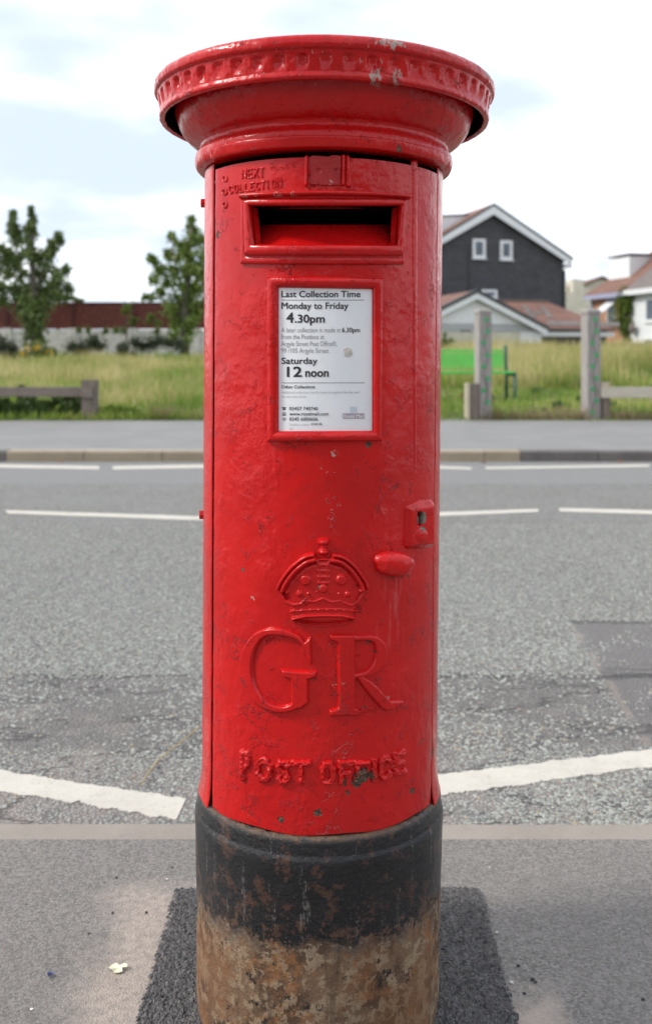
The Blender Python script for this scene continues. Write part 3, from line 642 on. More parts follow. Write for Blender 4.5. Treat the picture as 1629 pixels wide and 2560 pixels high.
def hR(X, Y):
    sd = sd_line(X, Y, sm3([(945, 930, 20), (1045, 928, 22), (1095, 960, 32), (1108, 1020, 40), (1085, 1090, 34), (1020, 1138, 22), (950, 1152, 18)]))
    sd = np.minimum(sd, sd_line(X, Y, sm3([(985, 1160, 22), (1050, 1225, 36), (1120, 1305, 38), (1150, 1325, 34), (1205, 1312, 20), (1230, 1302, 10)])))
    for pl in ([(850, 905), (960, 905), (962, 1380), (855, 1380)], [(803, 905), (965, 905), (962, 945), (850, 960), (810, 940)], [(803, 1350), (850, 1335), (965, 1335), (992, 1350), (992, 1388), (808, 1388)]):
        sd = np.minimum(sd, sd_poly(X, Y, [p[:2] for p in g3(pl)]))
    return bev(sd, .0066, 6.5)
relief('raised_letter', 595, 1558, 800, 1790, 1.25, hG, M['red'], door)
relief('raised_letter', 812, 1572, 1010, 1800, 1.25, hR, M['red'], door)
SC = 250/1532; gc = lambda pts: conv(pts, 680, 1330, SC)
def hcrown(X, Y):
    ln = lambda pts: sd_line(X, Y, gc(pts))
    rnd = lambda sd, h, e: bev(sd, h, e)
    H = np.zeros(X.shape)
    def add(v):
        nonlocal H; H = np.maximum(H, v)
    fill = sd_poly(X, Y, [p for p in gc([(640, 430), (480, 490), (330, 620), (220, 760), (170, 900), (250, 1080), (290, 1300), (420, 1380), (780, 1410), (1150, 1380), (1260, 1300), (1300, 1080), (1390, 900), (1330, 740), (1220, 590), (1070, 470), (920, 430)])])
    add(bev(fill, .0058, 16))
    add(rnd(np.minimum(sd_ell(X, Y, *gc([(785, 150)])[0][:2], 100*SC, 70*SC), ln([(730, 130, 40), (840, 130, 40)])), .0085, 10))
    add(rnd(ln([(785, 200, 55), (785, 260, 55)]), .0050, 8)); add(rnd(sd_ell(X, Y, *gc([(785, 300)])[0][:2], 95*SC, 68*SC), .0085, 10))
    for sgn, pts in ((1, [(640, 380), (540, 405), (440, 470), (330, 570), (240, 690), (180, 790), (150, 870)]), (-1, [(930, 385), (1030, 405), (1120, 455), (1230, 560), (1320, 690), (1370, 780), (1395, 860)])):
        P_ = np.array(pts, float); T_ = np.gradient(P_, axis=0); N_ = np.stack([-T_[:, 1], T_[:, 0]], -1); N_ /= np.linalg.norm(N_, axis=1)[:, None]
        for o_, r_, h_ in ((36, 48, .0105), (-38, 44, .0092)):
            Q = P_+N_*o_*sgn*-1; Q = smooth_prof(Q, 4); wob = .0006*np.sin((X+Y*.9)*.95) if o_ == 32 else 0
            b = rnd(ln([(q[0], q[1], r_) for q in Q]), h_, 6.0); add(np.where(b > .002, b+wob, b))
    add(rnd(ln([(640, 400, 55), (700, 440, 50), (725, 520, 48), (730, 740, 46)]), .0072, 8)); add(rnd(ln([(925, 400, 55), (870, 440, 50), (840, 520, 48), (832, 740, 46)]), .0072, 8))
    band = sd_poly(X, Y, [p for p in gc([(690, 400), (880, 400), (870, 780), (700, 780)])]); add(np.where(band < 0, .0062+.0010*np.sin(Y*.42), 0))
    for cx, cy, r_ in ((520, 720, 110), (1050, 720, 110), (430, 930, 75), (250, 905, 62), (1140, 935, 75), (1335, 890, 62), (780, 850, 95), (690, 900, 45), (880, 910, 45), (560, 930, 50), (1010, 930, 50)):
        q = gc([(cx, cy)])[0]; add(rnd(sd_ell(X, Y, q[0], q[1], r_*SC, r_*SC*1.05), .0088, 10))
    for pts in ([(165, 930, 34), (215, 1040, 38), (330, 1105, 42), (450, 1085, 40), (530, 1000, 32)], [(540, 1040, 36), (660, 1050, 40), (780, 1000, 42), (900, 1058, 40), (1030, 1040, 36)], [(1070, 1060, 34), (1180, 1110, 42), (1290, 1060, 40), (1370, 920, 34)], [(300, 1205, 36), (520, 1180, 34), (780, 1165, 34), (1050, 1165, 34), (1270, 1195, 36)]):
        add(rnd(ln(pts), .0075, 6.5))
    for k in range(8):
        q = gc([(350+k*122, 1190-18*math.sin(k/7*math.pi))])[0]; add(rnd(sd_ell(X, Y, q[0], q[1], 7.5, 6), .0084, 6))
    add(rnd(ln([(335, 1315, 48), (500, 1272, 50), (780, 1258, 52), (1050, 1264, 50), (1225, 1296, 46)]), .0092, 8))
    add(rnd(ln([(340, 1362, 16), (550, 1412, 18), (780, 1424, 18), (1050, 1404, 18), (1240, 1352, 16)]), .0040, 3))
    return H
relief('crown_emblem', 690, 1335, 922, 1572, 1.0, lambda X, Y: hcrown(X, Y)*1.2, M['red'], door)
# ---- small raised lettering, worn and thick with paint
STK = {'N': [[(0, 1), (0, 0), (1, 1), (1, 0)]], 'E': [[(1, 0), (0, 0), (0, 1), (1, 1)], [(0, .5), (.8, .5)]], 'X': [[(0, 0), (1, 1)], [(1, 0), (0, 1)]], 'T': [[(0, 0), (1, 0)], [(.5, 0), (.5, 1)]],
       'C': [[(1, .18), (.7, 0), (.3, 0), (0, .25), (0, .75), (.3, 1), (.7, 1), (1, .82)]], 'O': [[(.3, 0), (.7, 0), (1, .25), (1, .75), (.7, 1), (.3, 1), (0, .75), (0, .25), (.3, 0)]], 'L': [[(0, 0), (0, 1), (1, 1)]],
       'I': [[(.5, 0), (.5, 1)]], 'P': [[(0, 1), (0, 0), (.8, 0), (1, .25), (.8, .5), (0, .5)]], 'S': [[(1, .15), (.7, 0), (.25, 0), (0, .22), (.25, .46), (.75, .54), (1, .78), (.75, 1), (.25, 1), (0, .85)]], 'F': [[(1, 0), (0, 0), (0, 1)], [(0, .5), (.8, .5)]]}
def small_letter(ch, x0, y0, x1, y1, rad, h, edge, skew=0.0):
    ls = [[(x0+a*(x1-x0), y0+b*(y1-y0)+skew*(a-.5)*(x1-x0), rad) for a, b in ln] for ln in STK[ch]]
    def hf(X, Y):
        sd = np.full(X.shape, 1e9)
        for l in ls: sd = np.minimum(sd, sd_line(X, Y, l))
        nz = np.array([mnoise.noise(Vector((a*.11, b*.11, 3.3))) for a, b in zip(X.ravel(), Y.ravel())]).reshape(X.shape)
        return bev(sd + nz*rad*.6, h, edge)*(1+.5*nz)
    relief('raised_letter', x0-rad*2-4, y0-rad*2-4, x1+rad*2+4, y1+rad*2+4, 1.1, hf, M['red'], door)
SP = 500/1532
for ch, a, b, c, d, sk in (('P', 148, 130, 192, 325, .25), ('O', 262, 185, 355, 325, .12), ('S', 418, 200, 492, 345, .08), ('T', 530, 205, 652, 345, .03), ('O', 752, 212, 832, 350, 0), ('F', 892, 205, 968, 350, -.05), ('F', 1015, 203, 1095, 345, -.1), ('I', 1130, 185, 1162, 330, -.12), ('C', 1188, 170, 1262, 318, -.15), ('E', 1308, 128, 1372, 275, -.25)):
    small_letter(ch, 560+a*SP, 1840+b*SP, 560+c*SP, 1840+d*SP, 8.4, .0056, 5.2, sk)
SN = 590/1532
for word, x0, x1, ya, yb, yc, yd in (('NEXT', 225, 378, 118, 172, 104, 160), ('COLLECTION', 140, 488, 222, 270, 176, 226)):
    n = len(word); pit = (x1-x0)/n
    for i, ch in enumerate(word):
        f_ = (i+.5)/n; top = ya+(yc-ya)*f_; bot = yb+(yd-yb)*f_; xa = x0+i*pit; wd = pit*.62 if ch != 'I' else pit*.3
        small_letter(ch, 520+xa*SN, 380+top*SN, 520+(xa+wd)*SN, 380+bot*SN, 2.5, .0026, 2.6, -.12)
# blocked screw holes beside the lettering
for x, y in ((563, 447), (562, 480), (563, 512)): relief('screw_plug', x-9, y-11, x+9, y+11, 1.0, lambda X, Y, x=x, y=y: bev(np.abs(sd_ell(X, Y, x, y, 5.5, 7))-2.2, .0022, 2.2), M['red'], door)
# tablet holder between two ribs
relief('tablet_plate', 768, 384, 858, 472, 1.3, lambda X, Y: np.where(sd_poly(X, Y, [(775, 392), (782, 389), (822, 392), (830, 388), (852, 390), (850, 464), (776, 463)]) < 0, .0028 - bev(np.minimum(sd_ell(X, Y, 796, 428, 8, 8), sd_ell(X, Y, 841, 428, 8, 8)), .0022, 6), 0), M['red_dull'], door)
relief('holder_rib', 756, 384, 778, 470, 1.2, lambda X, Y: bev(sd_line(X, Y, [(766, 394, 5.5), (765, 462, 5.5)]), .0062, 5), M['red'], door)
relief('holder_rib', 846, 380, 884, 470, 1.2, lambda X, Y: np.maximum(bev(sd_line(X, Y, [(857, 391, 5), (856, 462, 5)]), .0072, 5), bev(sd_line(X, Y, [(868, 394, 6), (870, 462, 9)]), .0045, 6)), M['red'], door)
relief('moulding', 1022, 396, 1052, 1180, 2.0, lambda X, Y: bev(sd_line(X, Y, [(1036, 408, 8), (1037, 1170, 4)]), .0016, 8), M['red'], door)
# notice frame of four rounded bars, with the plate inside
NO = [(670, 691), (954, 694), (950, 1103), (671, 1105)]; NI = [(697, 719), (929, 723), (929, 1077), (697, 1078)]
frame('notice_frame', NO, NI, [(0, -.002), (.03, .004), (.12, .0078), (.32, .0098), (.55, .0098), (.75, .0088), (.92, .0062), (1.0, .0035), (1.04, -.002)], M['red'], door)
RN = lambda z: RD(z)+.0012; RT = lambda z: RD(z)+.00165
X, Y = np.meshgrid(np.linspace(692, 934, 40), np.linspace(714, 1084, 30)); th, z = pix2cyl(X, Y, RN)
notice = link('collection_notice', np_mesh('collection_notice', cyl(th, z, RN(z)).reshape(-1, 3), grid_faces(*X.shape)), M['paper'], pillar, True)
notice['label'] = 'white notice plate with black collection times'
S2 = 650/1532
_caph = [None]
def text_mesh(body, weight):
    cu = bpy.data.curves.new('t', 'FONT'); cu.body = body; cu.size = 1.0; cu.offset = weight; cu.resolution_u = 3
    ob = bpy.data.objects.new('t', cu); COL.objects.link(ob); bpy.context.view_layer.update()
    me = bpy.data.meshes.new_from_object(ob.evaluated_get(bpy.context.evaluated_depsgraph_get()))
    bpy.data.objects.remove(ob); bpy.data.curves.remove(cu); return me
hm = text_mesh('H', 0.0); vv = np.zeros(len(hm.vertices)*3); hm.vertices.foreach_get('co', vv); CAPH = vv.reshape(-1, 3)[:, 1].max()
def text(body, x0, x1, base, cap, m, weight=0.0, parent=None, Rf=RT):
    me = text_mesh(body, 0.0); n = len(me.vertices); v = np.zeros(n*3); me.vertices.foreach_get('co', v); v = v.reshape(-1, 3)
    a, b = v[:, 0].min(), v[:, 0].max(); PX = 480+(x0+(v[:, 0]-a)/(b-a)*(x1-x0))*S2; PY = 660+(base-v[:, 1]/CAPH*cap)*S2
    polys = [list(q.vertices) for q in me.polygons]; V = []; FF = []; k = 0
    for sx, sy in (((0, 0),) if weight == 0 else ((-1, -.6), (1, -.6), (-1, .6), (1, .6))):
        th, z = pix2cyl(PX+sx*weight*cap*S2/CAPH*.7, PY+sy*weight*cap*S2/CAPH*.7, Rf); V += [tuple(v) for v in cyl(th, z, Rf(z)+.00003*k)]; FF += [[i+k*n for i in q] for q in polys]; k += 1
    me = bpy.data.meshes.new('printed_line'); me.from_pydata(V, [], FF); me.update()
    return link('printed_line', me, m, parent or notice)
def patchq(name, x0, y0, x1, y1, m, Rf=RT, nx=14, ny=4):
    X, Y = np.meshgrid(np.linspace(480+x0*S2, 480+x1*S2, nx), np.linspace(660+y0*S2, 660+y1*S2, ny)); th, z = pix2cyl(X, Y, Rf)
    return link(name, np_mesh(name, cyl(th, z, Rf(z)).reshape(-1, 3), grid_faces(ny, nx)), m, notice)
K, GY, PL = M['ink'], M['ink_grey'], M['ink_pale']
text('Last Collection Time', 527, 990, 195, 36, K, .026); patchq('printed_rule', 527, 211, 1012, 213.5, K)
text('Monday to Friday', 527, 920, 264, 37, K, .026); text('4', 557, 597, 345, 58, K, .034); text('.30pm', 606, 780, 345, 46, K, .034)
text('A later collection is made at', 525, 875, 402, 27, GY); text('6.30pm', 883, 988, 402, 27, K, .018); text('from the Postbox at', 525, 778, 442, 27, GY)
text('Argyle Street Post Office\u00ae,', 525, 853, 483, 27, GY); text('99 /105 Argyle Street', 525, 805, 523, 27, GY)
text('Saturday', 527, 737, 588, 36, K, .026); text('12', 560, 645, 664, 58, K, .035); text('noon', 668, 803, 664, 48, K, .034); patchq('printed_rule', 527, 699, 1016, 701.5, K)
text('Other Collections', 527, 723, 732, 17, K, .02); text('Additional collections may be made throughout the day until', 527, 985, 762, 14, PL); text('the last time shown.', 527, 678, 787, 14, PL)
text('03457 740740', 573, 740, 861, 19, K, .012); text('www.royalmail.com', 573, 803, 892, 19, K, .012); text('0345 6000606', 573, 740, 923, 19, K, .012)
text('Postbox number', 573, 690, 951, 12, PL); text('CH42 85', 700, 765, 949, 12, K, .012); text('EPS', 573, 596, 976, 10, PL)
# pictograms: telephone, computer, text telephone
for y in (846, 908):
    mI = K if y < 900 else GY
    patchq('printed_icon', 529, y-2, 554, y+3, mI, nx=4, ny=2); patchq('printed_icon', 534, y+5, 549, y+14, mI, nx=4, ny=2)
patchq('printed_icon', 533, 873, 551, 882, GY, nx=4, ny=2); patchq('printed_icon', 531, 886, 553, 892, K, nx=4, ny=2)
patchq('printed_logo', 887, 880, 1015, 911, M['logo']); RT2 = lambda z: RD(z)+.0020
text('Royal Mail', 892, 1010, 906, 19, M['paper'], .02, Rf=RT2); patchq('printed_logo', 932, 842, 972, 874, M['logo_blue'], nx=4)
# curled scrap of old glue on the plate
relief('glue_patch', 854, 866, 884, 896, 1.0, lambda X, Y: np.where(sd_poly(X, Y, [(857, 872), (866, 868), (878, 871), (881, 886), (872, 893), (859, 890)]) < 0, .00195, 0), M['sticker'], notice, smooth=False)
# ---- lock plate, built on its own tilted plane
cth, cz = [float(q) for q in pix2cyl(np.array(1040.), np.array(1308.), RD)]
pc = cyl(np.array(cth), np.array(cz), RD(cz)+.004); nth = R_(33); nrm = np.array([math.sin(nth), -math.cos(nth), 0.0]); 
def on_plane(PX, PY, h):
    d = np.stack([(PX-CX)/F, np.ones_like(PX), (YH-PY)/F], -1) @ PR.T
    t = ((pc-PO) @ nrm)/(d @ nrm); return PO + d*t[..., None] + nrm*h[..., None]
X, Y = np.meshgrid(np.arange(994, 1082, .9), np.arange(1250, 1372, .9))
sd = sd_poly(X, Y, [(1017, 1272), (1075, 1263), (1077, 1356), (1017, 1364)]); h = .010-np.clip(sd, 0, 30)*.00095 - .0012*np.clip((sd+3)/3, 0, 1)
key = np.minimum(sd_ell(X, Y, 1040, 1285, 7.2, 9), sd_poly(X, Y, [(1034.5, 1286), (1045.5, 1286), (1044, 1313), (1035, 1313)]))
h = h - .014*np.clip(-key/1.5, 0, 1) + bev(sd_ell(X, Y, 1043, 1336, 16, 18), .004, 12)
vec = on_plane(X, Y, h); kp = sd < 24; kpc = kp[:-1, :-1] & kp[1:, 1:]
link('lock_plate', np_mesh('lock_plate', vec.reshape(-1, 3), grid_faces(*X.shape, kpc)), M['red'], door, True)
ksd = np.abs(key+.0)-0; wear = (key > -1.5) & (sd_poly(X, Y, [(1031, 1284), (1036, 1277), (1052, 1278), (1055, 1293), (1052, 1306), (1044, 1308), (1040, 1312), (1032, 1306)]) < 0)
vec2 = on_plane(X, Y, h+.0004); wk = wear[:-1, :-1] & wear[1:, 1:]
link('keyhole_edge', np_mesh('keyhole_edge', vec2.reshape(-1, 3), grid_faces(*X.shape, wk)), M['iron'], door, True)
kin = key < -1.2; vec3 = on_plane(X, Y, np.full(X.shape, .0005)); kk = kin[:-1, :-1] & kin[1:, 1:]
link('keyhole', np_mesh('keyhole', vec3.reshape(-1, 3), grid_faces(*X.shape, kk)), M['inside'], door)  # near-black sheet in the hole stands in for its shade
wv = (sd_poly(X, Y, [(1035, 1320), (1040, 1314), (1050, 1315), (1055, 1321), (1048, 1322), (1046, 1330), (1043, 1330), (1043, 1322)]) < 0); vec4 = on_plane(X, Y, h+.0005)
link('keyhole_edge', np_mesh('keyhole_edge', vec4.reshape(-1, 3), grid_faces(*X.shape, wv[:-1, :-1] & wv[1:, 1:])), M['iron'], door, True)
# ---- pull handle
hth, hz = [float(q) for q in pix2cyl(np.array(978.), np.array(1408.), RD)]
A1, A2 = np.meshgrid(np.linspace(0, 2*math.pi, 48), np.linspace(-math.pi/2, math.pi/2, 28))
sgn = lambda v, e: np.sign(v)*np.abs(v)**e
ex, ey, ez = sgn(np.cos(A2), .8)*sgn(np.cos(A1), .85), sgn(np.cos(A2), .8)*sgn(np.sin(A1), .85), sgn(np.sin(A2), .8)
T_ = np.array([math.cos(hth*.55), math.sin(hth*.55), 0]); N_ = np.array([math.sin(hth*.55), -math.cos(hth*.55), 0])
ctr = cyl(np.array(hth), np.array(hz), RD(hz)+.003)
Lp = ctr + (ex*.0345*(1-.12*(ez < 0)))[..., None]*T_ + (ey*.022)[..., None]*N_ + (ez*.0195 - .004*ex)[..., None]*np.array([0, 0, 1.])
link('pull_handle', np_mesh('pull_handle', Lp.reshape(-1, 3), grid_faces(*A1.shape)), M['red'], door, True)
# hexagonal bolt heads on the side
for zb in (1.336, .810):
    mb = MB(); a0 = TH0-R_(26); c0 = Vector(cyl(np.array(a0), np.array(zb), RB(zb)-.002)); ax = Vector((math.sin(a0), -math.cos(a0), 0)); tu = Vector((math.cos(a0), math.sin(a0), 0))
    mb.prism([c0 + tu*math.cos(k*math.pi/3)*.008 + Vector((0, 0, 1))*math.sin(k*math.pi/3)*.008 for k in range(6)], ax*.0085); mb.build('bolt', M['red'], pillar)

# ================================================================ BEYOND THE ROAD
def T(x, y):
    if y <= Y_V: return Z_V*(y-Y_F1)/(Y_V-Y_F1)
    k = min(1, max(0, (x+.5)/2.5)); b = Z_V + (.0285+.0085*k)*(min(y, 46)-Y_V); return b + .05*mnoise.noise(Vector((x*.35, y*.35, 0)))*min(1, (y-Y_V)/1.5)
def soil_fn(t, p):
    c = t.co(); n = t.noise(c, 1.3, 6, .65); n2 = t.noise(c, 14, 5, .7)
    col = t.mix(t.step(n, .35, .65), (.075, .115, .022), (.16, .145, .055)); t.set(p, 'Base Color', t.mix(t.math('MULTIPLY', n2, .5), col, (.05, .07, .018))); p.inputs['Roughness'].default_value = .95
    t.set(p, 'Normal', t.bump(n2, 1, .05))
M['soil'] = mat('rough_meadow_ground', soil_fn)
xs = np.concatenate([[-900, -300, -100], np.linspace(-40, 40, 90), [100, 300, 900]]); ys = np.concatenate([np.linspace(Y_V+.02, 47, 60), [60, 90, 200, 600, 1500]])
X, Y = np.meshgrid(xs, ys); Z = np.vectorize(T)(X, Y); Z[0] = Z_V-.01
link('meadow', np_mesh('meadow', np.stack([X, Y, Z], -1).reshape(-1, 3), grid_faces(*X.shape)), M['soil'], smooth=True)['kind'] = 'structure'
def leaf_mat(name, a, b, c3, trans=.25):
    def fn(t, p):
        r = t.attr('rnd')['Fac']; col = t.mix(t.step(r, 0, .6), a, b); col = t.mix(t.step(r, .75, 1.0), col, c3)
        t.set(p, 'Base Color', col); p.inputs['Roughness'].default_value = .55; p.inputs['Transmission Weight'].default_value = 0
        tr = t.node('ShaderNodeBsdfTranslucent'); t.set(tr, 'Color', col); mx = t.node('ShaderNodeMixShader'); mx.inputs[0].default_value = trans
        t.l.new(p.outputs[0], mx.inputs[1]); t.l.new(tr.outputs[0], mx.inputs[2])
        o = [n for n in t.n if n.type == 'OUTPUT_MATERIAL'][0]; t.l.new(mx.outputs[0], o.inputs[0])
    return mat(name, fn)
M['grass'] = leaf_mat('green_grass', (.115, .20, .025), (.25, .35, .055), (.38, .38, .11), .4)
M['straw'] = leaf_mat('dry_grass', (.25, .27, .07), (.52, .45, .19), (.66, .56, .31), .4)
M['leaf'] = leaf_mat('tree_leaves', (.055, .095, .026), (.14, .20, .052), (.27, .31, .11)); M['leaf_light'] = leaf_mat('light_tree_leaves', (.07, .115, .020), (.19, .27, .052), (.33, .37, .11))
M['leaf_dark'] = leaf_mat('dark_shrub_leaves', (.022, .034, .015), (.050, .066, .026), (.09, .10, .045)); M['leaf_ivy'] = leaf_mat('ivy_leaves', (.06, .11, .012), (.12, .18, .02), (.22, .24, .04))
M['weed'] = leaf_mat('verge_weeds', (.045, .085, .02), (.10, .165, .04), (.19, .25, .08)); M['flower'] = leaf_mat('yellow_flowers', (.60, .38, .02), (.72, .48, .03), (.75, .55, .08))
M['deadweed'] = leaf_mat('dead_stalks', (.16, .12, .06), (.30, .24, .13), (.36, .30, .17), .3)
M['bark'] = plain('grey_bark', (.10, .085, .065), .9, .3, 9, .8, 30)
def blades(name, xs, ys, hs, wd, m, lean=.45, zf=T):
    n = len(xs); z0 = np.array([zf(a, b) for a, b in zip(xs, ys)]); ang = rng.uniform(0, 6.283, n); la = rng.uniform(0, 6.283, n); l = rng.uniform(.05, 1, n)*lean*hs
    dx, dy = np.cos(ang)*wd, np.sin(ang)*wd; B = np.stack([xs, ys, z0-.02], -1); D = np.stack([dx, dy, 0*dx], -1); Lv = np.stack([np.cos(la)*l, np.sin(la)*l, 0*l], -1); U = np.stack([0*hs, 0*hs, hs], -1)
    V = np.stack([B-D, B+D, B+U*.55+Lv*.35+D*.8, B+U*.55+Lv*.35-D*.8, B+U*(1-.15*l/hs)[:, None]+Lv], 1).reshape(-1, 3)
    k = np.arange(n)[:, None]*5; me = np_mesh(name, V, [np.concatenate([k+np.array([[0, 1, 2, 3]])]), k+np.array([[3, 2, 4]])])
    r = np.clip(rng.normal(.5, .22, n) + .75*np.array([mnoise.noise(Vector((a*.7, b*.45, 9))) for a, b in zip(xs, ys)]), 0, 1); face_attr(me, 'rnd', np.concatenate([r, r]))
    return tag(link(name, me, m), kind='stuff')
def scatter(n, y0, y1, pw=1.0):
    y = y0+(y1-y0)*rng.random(n)**pw; x = rng.uniform(-1, 1, n)*(y*.36+.5); return x, y
# green under-growth everywhere, straw-coloured stems in patches
x, y = scatter(75000, Y_V+.03, 41, 1.5); k = np.array([mnoise.noise(Vector((a*.5, b*.5, 2))) for a, b in zip(x, y)])
mown = (x > .6) & (y < 20.5); hh = np.where(mown, rng.uniform(.05, .17, len(x)), rng.uniform(.14, .44, len(x))*(1-.5*k))*np.clip(.35+(y-Y_V)*.5, .4, 1)
o = blades('green_grass', x, y, hh, np.full(len(x), .0045)+y*.00025, M['grass']); tag(o, 'short bright green grass of the rough verge', 'grass')
x, y = scatter(90000, Y_V+.25, 42, 1.35); k = np.array([mnoise.noise(Vector((a*.45, b*.45, 5))) for a, b in zip(x, y)])
dn = np.where(x < .6, np.clip((y-14.9)/2.2, .12, 1), np.where(y < 20.5, .05, 1.0)); sel = (rng.random(len(x)) < dn*np.clip(.50+2.0*k, .04, 1)) & ((x > .6) | (y < 35.5)); x, y, k = x[sel], y[sel], k[sel]
hh = rng.uniform(.28, .72, len(x))*(1+.9*k)*np.where((x < .6), np.clip(.42+(y-15)*.07, .4, .72), 1.0); hh = np.where((x > .6) & (y < 20.5), hh*.45, hh)
o = blades('dry_grass', x, y, hh, np.full(len(x), .003)+y*.00022, M['straw'], .4); tag(o, 'tall straw coloured grass gone to seed on the bank', 'grass')
# clumpy foliage
def leaves(clumps, per, size, squash=1.0):
    P = []
    for cx, cy, cz_, rx, ry, rz in clumps:
        n = int(per*max(.2, (rx*rz)**.9)); d = rng.normal(size=(n, 3)); d /= np.linalg.norm(d, axis=1)[:, None]; r = np.minimum(np.abs(rng.normal(0, .58, n)), 1.35)
        # sub-clumps give light and dark tufts
        P.append(np.array([cx, cy, cz_]) + d*r[:, None]*np.array([rx, ry, rz]))
    P = np.concatenate(P); n = len(P); s = size*rng.uniform(.6, 1.3, n)
    keep = np.array([mnoise.noise(Vector(q)*(1.1/size*.16)) for q in P]) > -.30; P = P[keep]; s = s[keep]; n = len(P)
    a = rng.normal(size=(n, 3)); a /= np.linalg.norm(a, axis=1)[:, None]; b = np.cross(a, rng.normal(size=(n, 3)) + np.array([0, 0, .8])); b /= np.linalg.norm(b, axis=1)[:, None]
    V = np.stack([P-a*s[:, None], P+b*s[:, None]*.5, P+a*s[:, None], P-b*s[:, None]*.5], 1).reshape(-1, 3)
    return V, np.arange(n)[:, None]*4+np.array([[0, 1, 2, 3]]), np.clip(rng.normal(.5, .25, n), 0, 1)
def crown(name, clumps, per, size, m, parent):
    V, f, r = leaves(clumps, per, size); V = V-np.array(parent.location) if parent is not None else V
    me = np_mesh(name, V, f); face_attr(me, 'rnd', r); return link(name, me, m, parent)
def px_clumps(lst, Y, ox, oy, s, depth=.8, grow=1.0):
    out = []
    for x, y, r in lst:
        p = at(ox+x*s, oy+y*s, Y); rr = r*s/F*Y*grow; out.append((p.x, Y+random.uniform(-.4, .4)*depth, p.z, rr, rr*depth, rr))
    return out
S7 = 520/1532
def limb_line(a, b, n, r0, r1): return [(a[0]+(b[0]-a[0])*i/(n-1), a[1]+(b[1]-a[1])*i/(n-1), r0+(r1-r0)*i/(n-1)) for i in range(n)]
def tree(name, label, Y, trunk_px, limbs, clumps, lm, per, size, r0=.2):
    b = at(*trunk_px[0], Y); root = empty(name, (b.x, Y, T(b.x, Y))); tag(root, label, 'tree')
    mb = MB(); pts = [at(*q, Y)-root.location for q in trunk_px]; pts[0].z = -.3; mb.tube(pts, [r0*(1-.6*i/(len(pts)-1)) for i in range(len(pts))], 9); mb.build('trunk', M['bark'], root, True)
    for a in limbs:
        mb = MB(); q = [at(*v, Y)-root.location for v in a]; mb.tube(q, [r0*.42*(1-.75*i/(len(q)-1)) for i in range(len(q))], 6); mb.build('limb', M['bark'], root, True)
    crown('crown', clumps, per, size, lm, root); return root
c7 = lambda x, y: (x*S7, 500+y*S7)
t1 = limb_line((243, 75), (232, 300), 8, 20, 52) + limb_line((85, 90), (115, 300), 7, 24, 68) + limb_line((440, 270), (330, 450), 7, 32, 70) + limb_line((25, 360), (120, 470), 4, 50, 70) + \
     [(190, 210, 40), (220, 400, 95), (150, 440, 70), (300, 440, 80), (45, 460, 70), (60, 540, 60), (170, 560, 95), (280, 560, 95), (400, 530, 50), (480, 520, 45), (430, 600, 75), (500, 650, 50), (120, 660, 105), (240, 680, 125), (360, 660, 100), (20, 640, 80), (30, 740, 70),
      (140, 760, 85), (250, 790, 105), (350, 760, 80), (450, 710, 60), (220, 870, 80), (300, 860, 80), (220, 950, 62), (290, 950, 62), (225, 1030, 55), (295, 1030, 55), (-60, 480, 110), (-80, 640, 130), (-40, 360, 60)]
tree('ivy_clad_tree', 'dark upright tree with bare spires and an ivy covered trunk', 42.0, [c7(258, 1070), c7(258, 800), c7(240, 500), c7(238, 150)], [[c7(255, 820), c7(160, 560), c7(90, 120)], [c7(258, 780), c7(330, 480), c7(435, 275)], [c7(255, 840), c7(400, 640), c7(490, 530)]],
     px_clumps(t1, 42.0, 0, 500, S7), M['leaf'], 2500, .085)
t2 = [(1410, 140, 34), (1385, 200, 45), (1430, 220, 40), (1258, 258, 34), (1290, 320, 48), (1400, 300, 70), (1350, 360, 60), (1235, 395, 48), (1310, 420, 70), (1118, 437, 38), (1150, 460, 24), (1400, 430, 90), (1180, 520, 55), (1270, 520, 75), (1370, 540, 90), (1460, 520, 90), (1140, 590, 42), (1230, 610, 60),
      (1330, 640, 80), (1430, 650, 85), (1180, 680, 48), (1060, 712, 26), (1110, 720, 30), (1270, 720, 75), (1380, 750, 95), (1250, 800, 55), (1330, 830, 85), (1430, 830, 80), (1290, 910, 60), (1370, 920, 70), (1330, 990, 65), (1370, 1040, 60), (1400, 960, 60), (1290, 1000, 45), (1410, 890, 60), (1520, 430, 110), (1540, 600, 120), (1520, 760, 110), (1480, 300, 80)]
tree('leafy_tree', 'lighter green leafy tree with a spreading crown by the fence', 41.0, [c7(1360, 1075), c7(1365, 800), c7(1390, 500), c7(1405, 200)], [[c7(1362, 860), c7(1250, 600), c7(1130, 445)], [c7(1365, 760), c7(1300, 500), c7(1262, 265)], [c7(1365, 820), c7(1460, 560), c7(1500, 330)], [c7(1362, 880), c7(1180, 720), c7(1060, 712)]],
     px_clumps(t2, 41.0, 0, 500, S7), M['leaf_light'], 2000, .09)
tb = [(420, 690, 70), (350, 720, 60), (500, 720, 55), (560, 735, 35), (600, 745, 20), (470, 640, 50), (280, 700, 70), (-100, 700, 90), (200, 720, 60)]
tree('distant_tree', 'dull green tree showing over the top of the red fence', 52.0, [c7(430, 900), c7(430, 640)], [], px_clumps(tb, 52.0, 0, 500, S7), M['leaf'], 1800, .10, .14)
